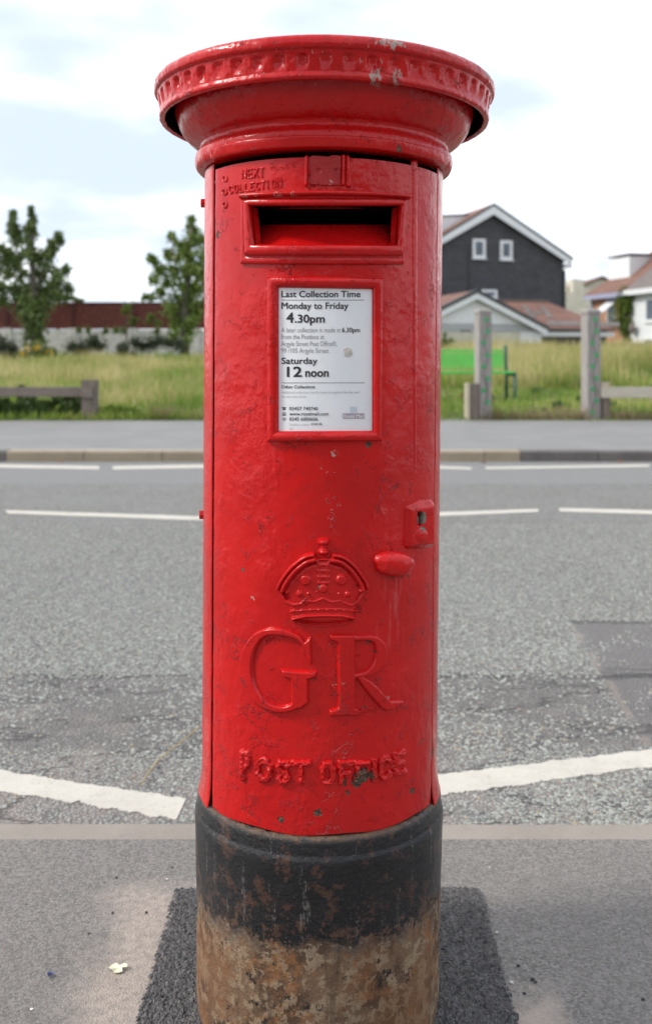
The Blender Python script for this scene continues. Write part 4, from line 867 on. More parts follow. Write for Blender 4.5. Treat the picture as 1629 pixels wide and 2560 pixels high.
# shrubs in front of the wall
def shrub(name, label, Y, lst, m, per=4200, size=.05, flowers=None):
    p = at(lst[0][0]*S7, 500+lst[0][1]*S7, Y); root = empty(name, (p.x, Y, T(p.x, Y))); tag(root, label, 'shrub')
    cl_ = px_clumps(lst, Y, 0, 500, S7, .8, 1.25); 
    mb = MB()
    for c in cl_[:3]: mb.tube([(0, 0, -.1), (c[0]-p.x, c[1]-Y, c[2]-root.location.z)], [.03, .01], 5)
    mb.build('stem', M['bark'], root); crown('foliage', cl_, per, size, m, root)
    if flowers: crown('flowers', px_clumps(flowers, Y-.35, 0, 500, S7, .5), 380, .035, M['flower'], root)['kind'] = 'stuff'
shrub('dark_shrub', 'rounded dark green shrub beside the yellow flowered bush', 36, [(40, 1080, 60), (95, 1100, 55), (15, 1050, 45), (-40, 1090, 70), (70, 1150, 50)], M['leaf_dark'])
shrub('flowering_shrub', 'low bush covered in yellow flowers below the ivy clad tree', 36, [(210, 1120, 60), (280, 1100, 55), (340, 1120, 55), (400, 1130, 40), (170, 1140, 40)], M['weed'], 3000, .05, [(220, 1100, 60), (285, 1085, 55), (340, 1115, 55), (395, 1125, 30), (180, 1130, 40)])
shrub('dark_shrub', 'broad dark shrub in front of bare white wall between the trees', 36, [(600, 1090, 70), (660, 1060, 55), (715, 1040, 48), (740, 1080, 45), (545, 1080, 55), (580, 1130, 50)], M['leaf_dark'])
shrub('dark_shrub', 'low dark shrub at the foot of the leafy tree', 37, [(1040, 1060, 50), (1100, 1060, 45), (1170, 1040, 50), (1250, 1050, 50), (1000, 1050, 35), (1320, 1070, 50)], M['leaf_dark'])
shrub('small_shrub', 'small low grey green shrub before the white wall pier', 36, [(905, 1080, 36), (900, 1110, 44), (950, 1120, 40)], M['leaf_dark'])
# climbing shoots over the wall
shrub('climbing_plant', 'thin pale climber hanging over the red fence', 43.6, [(940, 790, 32), (930, 820, 28), (980, 880, 30), (965, 910, 20), (1110, 860, 26), (1080, 900, 20), (1150, 900, 30), (900, 960, 28), (860, 960, 22), (780, 965, 20), (650, 965, 30), (1160, 960, 30), (600, 962, 16)], M['leaf_ivy'], 1500, .06)
# leafy weeds along the verge
def verge(name, label, lst, m, per, size):
    cl_ = []
    for px, py, r in lst: p = at(px, py, Y_V+.35+random.uniform(-.1, .2)); q = r/F*Y_V; cl_.append((p.x, p.y, p.z, q, q*.7, q))
    V, f, r = leaves(cl_, per, size); me = np_mesh(name, V, f); face_attr(me, 'rnd', r); tag(link(name, me, m), label, 'weeds', kind='stuff')
random.seed(4)
wl = [(random.uniform(-40, 196), random.uniform(1004, 1046), random.uniform(7, 19)) for _ in range(75)] + [(50, 985, 9), (52, 970, 7), (185, 985, 14), (190, 1000, 18)]
verge('verge_weeds', 'dark green leafy weeds growing under the knee rail', wl, M['weed'], 5200, .035)
wl = [(random.uniform(245, 375), random.uniform(1020, 1045), random.uniform(8, 16)) for _ in range(24)]
verge('verge_weeds', 'fresh green low weeds along the path edge beside the timber post', wl, M['grass'], 5200, .035)
wl = [(random.uniform(1200, 1470), random.uniform(1024, 1044), random.uniform(7, 14)) for _ in range(40)] + [(random.uniform(365, 520), random.uniform(1010, 1044), random.uniform(8, 18)) for _ in range(26)] + [(random.uniform(1500, 1640), random.uniform(1020, 1044), random.uniform(7, 14)) for _ in range(16)]
dx, dy, dh = [], [], []
for px, py, r in wl:
    for _ in range(random.randint(8, 45)): q = at(px+random.gauss(0, r), py, Y_V+.12); dx.append(q.x); dy.append(Y_V+.06+abs(random.gauss(0, .18))); dh.append(random.uniform(.05, .10+r*.014))
tag(blades('dead_weeds', np.array(dx), np.array(dy), np.array(dh), np.full(len(dx), .005), M['deadweed'], .7), 'brown dead weed stalks along the edge of the far path', 'weeds')
wm = []
for i in range(150):
    y = random.uniform(15.2, 34); x = random.uniform(-1, 1)*(y*.34); h_ = random.uniform(.06, .20)*(1 if x < .6 or y > 20.5 else .45)
    wm.append((x, y, T(x, y)+h_*.7, h_*random.uniform(.8, 1.8), h_, h_))
for nm, sub, m_, lb in (('meadow_weeds', wm[:70], M['weed'], 'dark green leafy weeds scattered through the meadow'), ('meadow_weeds', wm[70:], M['deadweed'], 'brown seeded weeds scattered through the meadow')):
    V, f, r = leaves(sub, 3200, .03); me = np_mesh(nm, V, f); face_attr(me, 'rnd', r); tag(link(nm, me, m_), lb, 'weeds', kind='stuff')
# ---- white wall with the dark red board fence on it
M['render'] = plain('white_rendered_wall', (.56, .54, .50), .85, .14, 3, .3, 20)
M['fence'] = plain('dark_red_boards', (.115, .023, .014), .7, .28, 5, .3, 20); M['fence_post'] = plain('dark_red_post', (.05, .011, .011), .7); M['cap_white'] = plain('white_post_cap', (.62, .58, .56), .6)
YW = 45.0; zt = at(0, 824, YW).z; zf0 = at(0, 823, YW).z; zf1 = at(0, 757, YW).z; zw0 = T(0, 45)-.4
wall = empty('garden_wall', (at(250, 850, YW).x, YW, zw0)); tag(wall, 'low white rendered wall with square piers below the red fence', 'wall')
fen = empty('board_fence', (at(250, 790, YW).x, YW, zf0)); tag(fen, 'dark red vertical board fence standing on the white wall', 'fence')
def lbox(root, name, m, x0, x1, y0, y1, z0, z1, bev_=0.0):
    l = root.location; mb = MB(); mb.box(x0-l.x, x1-l.x, y0-l.y, y1-l.y, z0-l.z, z1-l.z, bev_); return mb.build(name, m, root)
pier = [(p-CX)/F*YW for p in (-446, -292, -138, 18, 181, 333, 487, 641, 795)]
for a, b in zip(pier[:-1], pier[1:]):
    lbox(wall, 'wall_panel', M['render'], a, b, YW, YW+.2, zw0, zt)
    mb = MB(); n = int((b-a)/.11); l = fen.location
    for i in range(n):
        xa = a+.06+(b-a-.12)*i/n; xb = a+.06+(b-a-.12)*(i+1)/n; dy = .012 if i % 2 else 0; jz = random.uniform(-.008, .008)
        mb.box(xa-l.x-.004, xb+.004-l.x, .04+dy, .062+dy, .01, zf1-zf0+jz)
    tag(mb.build('board_panel', M['fence'], fen), kind='stuff'); lbox(fen, 'top_rail', M['fence_post'], a+.05, b-.05, YW+.02, YW+.05, zf1-.03, zf1+.03)
for a in pier:
    lbox(wall, 'pier', M['render'], a-.19, a+.19, YW-.08, YW+.28, zw0, zt+.07); lbox(fen, 'post', M['fence_post'], a-.06, a+.06, YW+.0, YW+.12, zf0+.06, zf1+.02)
    mb = MB(); mb.tube([Vector((a, YW+.06, zf1+.0))-l, Vector((a, YW+.06, zf1+.09))-l], .085, 10); mb.build('post_cap', M['cap_white'], fen)
# ---- timber knee rails and posts
def wood(name, a, b, gs=14):
    def fn(t, p):
        c = t.co(); n = t.noise(t.mapping(c, (1, 1, .12)), gs*3, 6, .65); n2 = t.noise(c, 4, 4, .6); ck = t.step(t.noise(t.mapping(c, (1, 1, .06)), gs*2, 4, .6), .62, .70)
        col = t.mix(t.step(n, .3, .7), a, b); col = t.mix(t.math('MULTIPLY', n2, .35), col, tuple(x*.7 for x in a)); t.set(p, 'Base Color', t.mix(t.math('MULTIPLY', ck, .7), col, tuple(x*.35 for x in a)))
        p.inputs['Roughness'].default_value = .85; t.set(p, 'Normal', t.bump(t.math('SUBTRACT', n, ck), .8, .006))
    return mat(name, fn)
def woodx(name, a, b, gs=14):
    def fn(t, p):
        c = t.co(); n = t.noise(t.mapping(c, (.12, 1, 1)), gs*3, 6, .65); n2 = t.noise(c, 4, 4, .6)
        col = t.mix(t.step(n, .3, .7), a, b); t.set(p, 'Base Color', t.mix(t.math('MULTIPLY', n2, .4), col, tuple(x*.7 for x in a)))
        p.inputs['Roughness'].default_value = .85; t.set(p, 'Normal', t.bump(n, .8, .006))
    return mat(name, fn)
M['oldwood'] = wood('weathered_brown_timber', (.135, .108, .088), (.215, .175, .145)); M['oldrail'] = woodx('weathered_brown_rail', (.145, .118, .098), (.235, .195, .165))
M['greywood'] = wood('silvered_timber', (.26, .235, .215), (.39, .36, .335)); M['newwood'] = woodx('pale_new_timber', (.42, .385, .31), (.55, .505, .42)); M['palepost'] = wood('pale_post', (.46, .40, .29), (.60, .53, .40))
YP = Y_V + .12
def P2(px, py, Y=YP): return at(px, py, Y)
def zg(x, y): return T(x, y)-.12
a = P2(203, 0).x; b = P2(240, 0).x; root = empty('knee_rail_fence', ((a+b)/2, YP, T(a, YP))); tag(root, 'weathered brown knee rail ending at a thick square post', 'fence')
lbox(root, 'post', M['oldwood'], a, b, YP, YP+.20, zg(a, YP), P2(0, 950).z, .008)
lbox(root, 'rail', M['oldrail'], P2(-420, 0).x, a-.004, YP+.01, YP+.10, P2(0, 992).z, P2(0, 968).z, .006)
lbox(root, 'rail_end', M['oldrail'], a-.004, P2(234, 0).x, YP-.028, YP-.002, P2(0, 994).z, P2(0, 969).z, .006)
lbox(root, 'post', M['oldwood'], P2(-300, 0).x, P2(-264, 0).x, YP+.102, YP+.28, zg(a, YP), P2(0, 951).z, .008)
def carved(px0, px1, top, leafpx, label, dead):
    x0, x1 = P2(px0, 0).x, P2(px1, 0).x; wd = x1-x0; cx = (x0+x1)/2; rz = R_(-13)
    root = empty('carved_post', (cx, YP+.12, T(cx, YP)), (0, 0, -rz*0 + R_(14))); tag(root, label, 'post', 'carved posts at the gateway')
    H = P2(0, top, YP).z-root.location.z; hw = wd/2*.86; mb = MB()
    mb.box(-hw, hw, -hw, hw, -.2, H-.10, .008); mb.build('shaft', M['greywood'], root)
    mb = MB(); bm = mb.bm; q = [(-hw, -hw), (hw, -hw), (hw, hw), (-hw, hw)]
    lv = [(.90, H-.10), (.90, H-.075), (1.03, H-.07), (1.03, H-.022), (.72, H)]; rings = [[bm.verts.new((u*k, v*k, z)) for u, v in q] for k, z in lv]
    for r1, r2 in zip(rings[:-1], rings[1:]):
        for i in range(4): bm.faces.new([r1[i], r1[(i+1) % 4], r2[(i+1) % 4], r2[i]])
    bm.faces.new(rings[-1]); bm.faces.new(rings[0][::-1]); mb.build('post_top', M['greywood'], root)
    # carved wavy stem
    n = 90; zz_ = np.linspace(.12, H-.17, n); xw = .028*np.sin((H-.17-zz_)/.245*math.pi+.6); V = []
    for s_ in (-.0075, .0075): V.append(np.stack([xw+s_, np.full(n, -hw-.002), zz_], -1))
    V = np.concatenate(V); V = np.concatenate([V, V+np.array([0, .004, 0])]); link('carved_stem', np_mesh('carved_stem', V, np.concatenate([grid_faces(2, n), grid_faces(2, n, off=2*n)])), M['groove'], root)
    for i, lp in enumerate(leafpx):
        z = P2(0, lp, YP).z-root.location.z; sx = (.045 if i % 2 == 0 else -.038)*(1 if i else -.3); s_ = .030
        mb = MB(); sh = [(0, -.9), (.55, -.35), (1, .35), (.45, .45), (.2, .95), (-.2, .5), (-.7, .75), (-.75, .1), (-.5, -.5)]
        s_ = .046; mb.prism([(-sx*.75+u*s_, -hw-.001, z+v*s_) for u, v in sh], (0, -.004, 0)); mb.build('leaf_motif', M['leafpaint'], root)
    return root
M['groove'] = plain('dark_carved_groove', (.15, .115, .10), .9); M['leafpaint'] = plain('green_painted_leaf', (.035, .34, .11), .5, .2, 30)
c6y = lambda v: 480+v*.3583
carved(1190, 1229, 772, [c6y(v) for v in (890, 972, 1052, 1140, 1218, 1303, 1385, 1468)], 'tall silvered carved post with green leaves, beside a short brown stump', 0)
carved(1460, 1502, 772, [c6y(v) for v in (890, 972, 1055, 1138, 1216, 1300, 1378, 1458, 1540)], 'tall silvered carved post with green leaves, beside the pale knee rail', 0)
a, b = P2(1173, 0, YP).x, P2(1197, 0, YP).x; root = empty('stump_post', ((a+b)/2, YP, T(a, YP))); tag(root, 'short brown timber post with a pale left face beside carved post', 'post')
lbox(root, 'post', M['oldwood'], a+.003, b, YP-.02, YP+.10, zg(a, YP), P2(0, 959).z, .01); lbox(root, 'pale_side', M['palepost'], P2(1163, 0).x, a, YP-.03, YP+.12, zg(a, YP), P2(0, 958).z, .004)  # left face is a separate slab in a paler colour
a, b = P2(1503, 0).x, P2(1519, 0).x; root = empty('knee_rail_fence', ((a+b)/2, YP, T(a, YP))); tag(root, 'pale new timber knee rail beside the carved post', 'fence')
lbox(root, 'post', M['oldwood'], a+.03, b+.03, YP-.0, YP+.10, zg(a, YP), P2(0, 996).z, .006); lbox(root, 'rail', M['newwood'], a, P2(1960, 0).x, YP-.02, YP+.09, P2(0, 995).z, P2(0, 968).z, .006)
lbox(root, 'back_post', M['palepost'], P2(1506, 0).x, P2(1527, 0).x, YP+.094, YP+.2, zg(a, YP), P2(0, 956).z, .006)
# ---- green bench
M['bgreen'] = plain('bright_green_paint', (.055, .54, .10), .4, .08); M['bdark'] = plain('dark_green_paint', (.012, .085, .055), .4)
YB = 17.8; bl, brx = at(1030, 0, YB).x, at(1284, 0, YB).x; bench = empty('park_bench', ((bl+brx)/2, YB, T(brx, YB)), (0, 0, 0)); tag(bench, 'bright green slatted bench with dark green end frames on the grass', 'bench')
zs_ = at(0, 934, YB).z-bench.location.z; zb = at(0, 872, YB+.4).z-bench.location.z; hw = (brx-bl)/2
for i in range(4): mb = MB(); mb.box(-hw, hw, -.02+i*.11, .08+i*.11, zs_-.005+.004*(i == 0), zs_+.035, .008); mb.build('seat_slat', M['bgreen'], bench)
nb = 7
for i in range(nb):
    z0 = zs_+.09+(zb-zs_-.09)*i/nb; z1 = z0+(zb-zs_-.09)/nb-(.022 if i in (0, nb-2) else .013); yb = .42+.10*i/nb; mb = MB(); mb.box(-hw+.02, hw-.10, yb, yb+.035, z0, z1, .006); mb.build('back_slat', M['bgreen'], bench)
for s_ in (-1, 1):
    xx = s_*(hw-.05); mb = MB(); mb.tube([(xx, .47, -.25), (xx, .47, zs_), (xx, .50, zs_+.1), (xx, .58, zb+.06)], .032, 8); mb.build('leg', M['bdark'], bench, True)
    mb = MB(); xf = s_*(hw+.02); mb.tube([(xf, .02, -.25), (xf, .02, zs_+.02)], .03, 8); mb.build('leg', M['bdark'], bench, True)
    mb = MB(); mb.tube([(xf, .02, zs_+.0), (xf*.99, .25, zs_-.03), (xx, .47, zs_-.02)], .026, 8); mb.build('end_frame', M['bdark'], bench, True)

# ---- houses
class Plane_:
    """house frame: u along the front, v back; from pixels on the front plane"""
    def __init__(s, O, ang): s.O = Vector(O); s.e = Vector((math.cos(ang), math.sin(ang), 0)); s.n = Vector((-math.sin(ang), math.cos(ang), 0)); s.ang = ang
    def uz(s, px, py, v=0.0):
        d = Vector(((px-CX)/F, 1, (YH-py)/F)); o = Vector((0, 0, CAMH)); q = s.O+s.n*v
        t = (q-o).dot(s.n)/d.dot(s.n); p = o+d*t-s.O; return p.dot(s.e), p.z
def slatebrick_fn(t, p):
    c = t.co(); n = t.noise(c, 1.4, 5, .6); n2 = t.noise(t.mapping(c, (1, 1, 3)), 5, 5, .7)
    col = t.mix(t.step(n, .3, .7), (.042, .042, .047), (.075, .075, .083)); b = t.n.new('ShaderNodeTexBrick'); s = t.sep(c); t.set(b, 'Vector', t.comb(s[0], s[2], 0)); b.inputs['Scale'].default_value = 2.2; b.inputs['Mortar Size'].default_value = .015
    b.inputs['Color1'].default_value = (.036, .036, .041, 1); b.inputs['Color2'].default_value = (.088, .088, .098, 1); b.inputs['Mortar'].default_value = (.085, .085, .09, 1)
    col = t.mix(.55, col, b.outputs['Color']); t.set(p, 'Base Color', t.mix(t.math('MULTIPLY', n2, .4), col, (.030, .030, .033))); p.inputs['Roughness'].default_value = .8; t.set(p, 'Normal', t.bump(n2, .5, .03))
M['slate'] = mat('dark_grey_cladding', slatebrick_fn)
def tile_mat(name, a, b):
    def fn(t, p):
        c = t.co(); s = t.sep(c); n = t.noise(c, 1.5, 5, .65); n2 = t.noise(c, 11, 4, .7); row = t.math('FRACT', t.math('MULTIPLY', s[2], 6.5))
        col = t.mix(t.step(n, .3, .7), a, b); t.set(p, 'Base Color', t.mix(t.math('MULTIPLY', n2, .4), col, tuple(x*.6 for x in a))); p.inputs['Roughness'].default_value = .8; t.set(p, 'Normal', t.bump(t.math('ADD', row, n2), .6, .03))
    return mat(name, fn)
M['tile'] = tile_mat('red_brown_roof_tiles', (.165, .078, .055), (.23, .118, .088)); M['tile_grey'] = tile_mat('grey_roof_tiles', (.15, .125, .115), (.20, .17, .155)); M['tile_dark'] = tile_mat('dark_verge_tiles', (.055, .06, .065), (.09, .095, .10))
M['white'] = plain('white_paint', (.70, .71, .72), .5, .06); M['cream'] = plain('cream_render', (.56, .53, .44), .85, .10, 2); M['gutter'] = plain('black_gutter', (.02, .02, .022), .4); M['lav'] = plain('grey_lilac_paint', (.30, .30, .42), .6)
def brick_fn(t, p):
    c = t.co(); b = t.n.new('ShaderNodeTexBrick'); s = t.sep(c); t.set(b, 'Vector', t.comb(t.math('ADD', s[0], s[1]), s[2], 0)); b.inputs['Scale'].default_value = 4.2
    b.inputs['Color1'].default_value = (.34, .145, .075, 1); b.inputs['Color2'].default_value = (.40, .19, .11, 1); b.inputs['Mortar'].default_value = (.35, .28, .22, 1); b.inputs['Mortar Size'].default_value = .012
    t.set(p, 'Base Color', b.outputs['Color']); p.inputs['Roughness'].default_value = .85
M['brick'] = mat('orange_brick', brick_fn)
def glass_fn(t, p):
    c = t.co(); n = t.noise(c, 2.5, 3, .5); t.set(p, 'Base Color', t.mix(n, (.03, .04, .055), (.12, .15, .19))); p.inputs['Roughness'].default_value = .06
M['glass'] = mat('window_glass', glass_fn)
def quadprism(root, name, m, pts, thick, parent=None):
    mb = MB(); pts = [Vector(p) for p in pts]; nn = (pts[1]-pts[0]).cross(pts[2]-pts[0]).normalized()*thick; mb.prism(pts, nn); return mb.build(name, m, parent or root)
def window(root, pl, px0, py0, px1, py1, v=0.0, fr=.09, sill=True, glass=None, mull=False):
    u0, z1 = pl.uz(px0, py0, v); u1, z0 = pl.uz(px1, py1, v); zo = root.location.z-pl.O.z; z0 -= zo; z1 -= zo
    mb = MB(); mb.box(u0, u1, v-.06, v-.01, z1-fr, z1); mb.box(u0, u1, v-.06, v-.01, z0, z0+fr); mb.box(u0, u0+fr, v-.06, v-.01, z0+fr, z1-fr); mb.box(u1-fr, u1, v-.06, v-.01, z0+fr, z1-fr)
    if mull: mb.box((u0+u1)/2-.03, (u0+u1)/2+.03, v-.06, v-.01, z0+fr, z1-fr)
    w_ = mb.build('window', M['white'], root); mb = MB(); mb.box(u0+fr, u1-fr, v-.03, v-.012, z0+fr, z1-fr); mb.build('pane', glass or M['glass'], w_)
    if sill: mb = MB(); mb.box(u0-.05, u1+.07, v-.12, v-.005, z0-.06, z0-.002); mb.build('sill', M['white'], w_)
    return w_
ZG = 1.1
# dark gabled house
pl = Plane_((8.73, 52, 0), R_(15)); root = empty('gabled_house', (8.73, 52, ZG), (0, 0, R_(15))); tag(root, 'tall dark grey gabled house with white bargeboards and small windows', 'house')
L = lambda px, py, v=0: (pl.uz(px, py, v)[0], pl.uz(px, py, v)[1]-ZG)
ua, za = L(1227, 528); ur, zr = L(1407, 652); ul = ua-(ur-ua); DEP = 11.0
mb = MB(); mb.prism([(ul, 0, -1), (ur, 0, -1), (ur, 0, zr), (ua, 0, za), (ul, 0, zr)], (0, DEP, 0)); mb.build('wall', M['slate'], root)
uR, zR = L(1424, 648); uA, zA = L(1227, 511); uL = uA-(uR-uA)
for s_, ue in ((1, uR), (-1, uL)):
    mb = MB(); mb.prism([(uA, -.30, zA), (ue, -.30, zR+.03), (ue, -.30, zR-.10), (uA, -.30, zA-.13)], (0, DEP+.6, 0)); mb.build('roof', M['tile'], root)
    mb = MB(); mb.prism([(uA, -.34, zA-.135), (ue, -.34, zR-.105), (ue-s_*.16, -.34, zR-.32), (uA, -.34, zA-.57)], (0, .05, 0)); mb.build('bargeboard', M['white'], root)
    mb = MB(); mb.prism([(uA, -.36, zA+.02), (ue, -.36, zR+.05), (ue, -.36, zR-.055), (uA, -.36, zA-.085)], (0, .055, 0)); mb.build('verge', M['tile_dark'], root)
mb = MB(); mb.box(ur-.03, ur+.09, -.09, -.003, -1, zr-.5); mb.build('downpipe', M['gutter'], root); mb = MB(); mb.box(ur-.02, uR-.02, -.28, .05, zr-.42, zr-.16); mb.build('gutter_box', M['white'], root)
u_, _ = L(1171, 700); mb = MB(); mb.box(u_-.03, u_+.03, -.05, -.003, 0, L(1171, 610)[1]); mb.build('cable', M['gutter'], root)
window(root, pl, 1180, 597, 1212, 646, 0, .15); window(root, pl, 1248.5, 601, 1279, 650, 0, .15); window(root, pl, 1203, 724, 1241, 746, 0, .13)
# box dormer on the left slope
v0 = 2.2; du0, dz1 = L(1176, 529, v0); sl_ = (zA-zR)/(uA-uL); vA = 1.5
mb = MB(); mb.prism([(uA-.4, vA, zA-.38), (uA-3.6, vA, zA-.62), (uA-3.6, vA, zA-.4-3.6*sl_+.3), (uA-.4, vA, zA-.5)], (0, 6, 0)); mb.build('dormer', M['white'], root)
mb = MB(); mb.prism([(uA-.3, vA-.1, zA-.30), (uA-3.75, vA-.1, zA-.56), (uA-3.75, vA-.1, zA-.62), (uA-.3, vA-.1, zA-.375)], (0, 6.2, 0)); mb.build('dormer_roof', M['tile_dark'], root)
# white gabled garage
pg = Plane_(at(1186, 0, 44)*1.0, R_(15)); pg.O.z = 0; root = empty('garage', (pg.O.x, pg.O.y, ZG), (0, 0, R_(15))); tag(root, 'low white boarded garage with a red tiled gable roof', 'garage')
L = lambda px, py, v=0: (pg.uz(px, py, v)[0], pg.uz(px, py, v)[1]-ZG)
uA, zA = L(1186, 732); uR, zR = L(1361, 824); uL = uA-(uR-uA); uw, _ = L(1352, 850); sl_ = (zA-zR)/(uR-uA)
_, zc = L(1250, 809); _, zbot = L(1352, 857); ub, _ = L(1300, 830)
mb = MB(); mb.prism([(2*uA-uw, 0, zc), (uw, 0, zc), (uw, 0, zR+(uR-uw)*sl_-.2), (uA, 0, zA-.2), (2*uA-uw, 0, zR+(uR-uw)*sl_-.2)], (0, 7, 0)); mb.build('cladding', M['white'], root)
mb = MB(); mb.box(ub, uw, .002, 7, zbot-.05, zc-.002); mb.build('side_cladding', M['white'], root); mb = MB(); mb.box(2*uA-uw, ub-.002, .03, 6.9, -1, zc-.004); mb.build('wall', M['cream'], root)
mb = MB(); mb.box(ub, uw-.01, .06, 6.9, -1, zbot-.052); mb.build('plinth', M['brick'], root)
mb = MB(); mb.box(2*uA-uw, ub, .012, .028, zc-.06, zc-.006); mb.build('lintel', M['tile_grey'], root)
d0, dz = L(1150, 826); d1, _ = L(1176, 826); mb = MB(); mb.box(d0, d1, -.02, .028, dz-.05, dz+.02); mb.build('vent', M['tile_grey'], root); mb = MB(); mb.box(d0+.1, d1-.1, .0, .028, -1, dz-.08); mb.build('door', M['cream'], root)
for s_, ue in ((1, uR), (-1, uL)):
    mb = MB(); mb.prism([(uA, -.25, zA+.10), (ue, -.25, zR+.10), (ue, -.25, zR-.02), (uA, -.25, zA-.02)], (0, 7.6, 0)); mb.build('roof', M['tile'], root)
    mb = MB(); mb.prism([(uA, -.29, zA-.03), (ue, -.29, zR-.03), (ue-s_*.02, -.29, zR-.26), (uA, -.29, zA-.29)], (0, .05, 0)); mb.build('bargeboard', M['white'], root)
    mb = MB(); mb.prism([(uA, -.31, zA+.15), (ue+s_*.05, -.31, zR+.12), (ue, -.31, zR-.025), (uA, -.31, zA-.025)], (0, .3, 0)); mb.build('verge', M['tile_dark'], root)
# hip-roofed extension with a grey H of tiles
pe = Plane_(at(1365, 0, 46), R_(15)); pe.O.z = 0; root = empty('extension', (pe.O.x, pe.O.y, ZG), (0, 0, R_(15))); tag(root, 'single storey extension with a red hipped roof marked by grey tiles', 'building')
L = lambda px, py, v=0: (pe.uz(px, py, v)[0], pe.uz(px, py, v)[1]-ZG)
e0, ez0 = L(1330, 818); e1, ez1 = L(1537, 826); ez0 = ez1 = (ez0+ez1)/2; V1 = 3.6; r0, rz = L(1240, 752, V1); r1, rz1 = L(1366, 752, V1); e0 = r0
mb = MB(); mb.prism([(e0, 0, ez0), (e1, 0, ez1), (r1, V1, rz), (r0, V1, rz)], (0, .0, -.09)); roofo = mb.build('roof', M['tile'], root)
mb = MB(); mb.prism([(e1, 0, ez1), (e1, V1*2, ez1), (r1, V1, rz)], (0, .0, -.09)); mb.build('roof_hip', M['tile'], root)
mb = MB(); mb.prism([(e0, -.02, ez0-.10), (e1+.02, -.02, ez0-.10), (e1+.02, -.02, ez0-.0), (e0, -.02, ez0-.0)], (0, -.10, 0)); mb.build('gutter', M['gutter'], root)
mb = MB(); mb.box(e0, e1-.05, .02, .06, ez0-.36, ez0-.14); mb.build('fascia', M['white'], root); mb = MB(); mb.box(e0, e1-.3, .3, 4, -1, ez0-.10); mb.build('wall', M['slate'], root)
mb = MB(); mb.box(r0, r1+.06, V1-.10, V1+.10, rz-.01, rz+.10); mb.build('ridge_tiles', M['tile_grey'], root)
nv = Vector((0, -(rz-ez0), V1)).normalized()*.03
def roofpt(px, py):
    d = Vector(((px-CX)/F, 1, (YH-py)/F)); o = Vector((0, 0, CAMH)); a_ = root.matrix_world if False else None
    Rm = Matrix.Rotation(-R_(15), 3, 'Z'); dl = Rm @ d; ol = Rm @ (o-Vector(root.location)); n_ = Vector((0, -(rz-ez0), V1)).normalized(); t = (Vector((0, 0, ez0))-ol).dot(n_)/dl.dot(n_); return ol+dl*t
c1 = lambda x, y: (1095+x*350/1532, 500+y*380/1663)
for q in ([(905, 1160), (965, 1160), (1075, 1290), (1000, 1285)], [(1105, 1165), (1150, 1165), (1260, 1290), (1195, 1290)], [(985, 1225), (1135, 1222), (1150, 1245), (1005, 1250)], [(1180, 1325), (1980, 1345), (1980, 1385), (1190, 1375)]):
    pts = [roofpt(*c1(*v)) for v in q]; mb = MB(); mb.prism([p+nv for p in pts], -nv*.9); mb.build('grey_tiles', M['tile_grey'], root)
# low brick boundary wall
bw0 = at(1290, 0, 41.0); bw1 = at(1900, 0, 41.0); zc = at(0, 859, 41).z; root = empty('boundary_wall', (bw0.x, 41, T(8, 41))); tag(root, 'low red brick wall with coping behind the tall dry grass', 'wall')
lbox(root, 'wall', M['brick'], bw0.x, bw1.x, 41, 41.22, .6, zc-.06); lbox(root, 'coping', M['tile'], bw0.x-.03, bw1.x, 40.96, 41.26, zc-.06, zc)
# cream house beyond
YC = 82.0; root = empty('cream_house', (at(1465, 0, YC).x, YC, ZG)); tag(root, 'plain cream rendered house with a blank gable wall', 'house')
C = lambda px, py, v=0.0: Vector((at(px, py, YC).x-root.location.x, v, at(px, py, YC).z-ZG))
mb = MB(); mb.prism([C(1461, 880), C(1545, 880), C(1545, 711), C(1502, 692), C(1461, 709)], (0, 9, 0)); mb.build('wall', M['cream'], root)
mb = MB(); mb.prism([C(1409, 880, -.01), C(1460.6, 880, -.01), C(1460.6, 700, -.01), C(1431, 697, -.01), C(1430, 729, -.01), C(1409, 729, -.01)], (0, 6, 0)); mb.build('side_wall', M['cream'], root)
for a_, b_ in (((1502, 690), (1458, 710)), ((1502, 690), (1549, 712))):
    mb = MB(); p, q = C(*a_, -.3), C(*b_, -.3); mb.prism([p, q, q+Vector((0, 0, -.13)), p+Vector((0, 0, -.13))], (0, 9.6, 0)); mb.build('roof', M['tile'], root)
mb = MB(); p = C(1411, 727, 1); q = C(1420, 702, 1); mb.box(p.x, q.x, 1, 1.9, p.z-.3, q.z); mb.build('chimney', M['brick'], root)
# terrace running away on the right
S_ = 70/60; O = Vector((16.2*S_, 60*S_, 0)); e = Vector((.258, -.966, 0)).normalized(); ang = math.atan2(e.y, e.x); pt_ = Plane_(O, ang)
root = empty('brick_house', (O.x, O.y, ZG), (0, 0, ang)); tag(root, 'orange brick terraced house with an awning and climbing ivy', 'house')
L = lambda px, py, v=0: (pt_.uz(px, py, v)[0], pt_.uz(px, py, v)[1]-ZG)
ub, _ = L(1574, 760); _, ze = L(1480, 737); DPT = 7.0; u2 = ub+7.0; zr_ = ze+3.0
mb = MB(); mb.box(.25, ub-.01, 0, DPT, -1, ze-.05); mb.build('wall', M['brick'], root)
mb = MB(); mb.prism([(-.2, -.45, ze), (ub+.02, -.45, ze), (ub+.02, DPT/2, zr_), (2.2, DPT/2, zr_)], (0, 0, -.12)); mb.build('roof', M['tile'], root)
mb = MB(); mb.prism([(-.2, -.45, ze), (2.2, DPT/2, zr_), (-.2, DPT+.4, ze)], (0, 0, -.12)); mb.build('roof_hip', M['tile'], root)
mb = MB(); mb.box(-.15, ub, -.5, -.38, ze-.38, ze-.06); mb.build('fascia', M['lav'], root); mb = MB(); mb.box(.12, .3, -.12, -.004, -1, ze-.3); mb.build('downpipe', M['lav'], root)
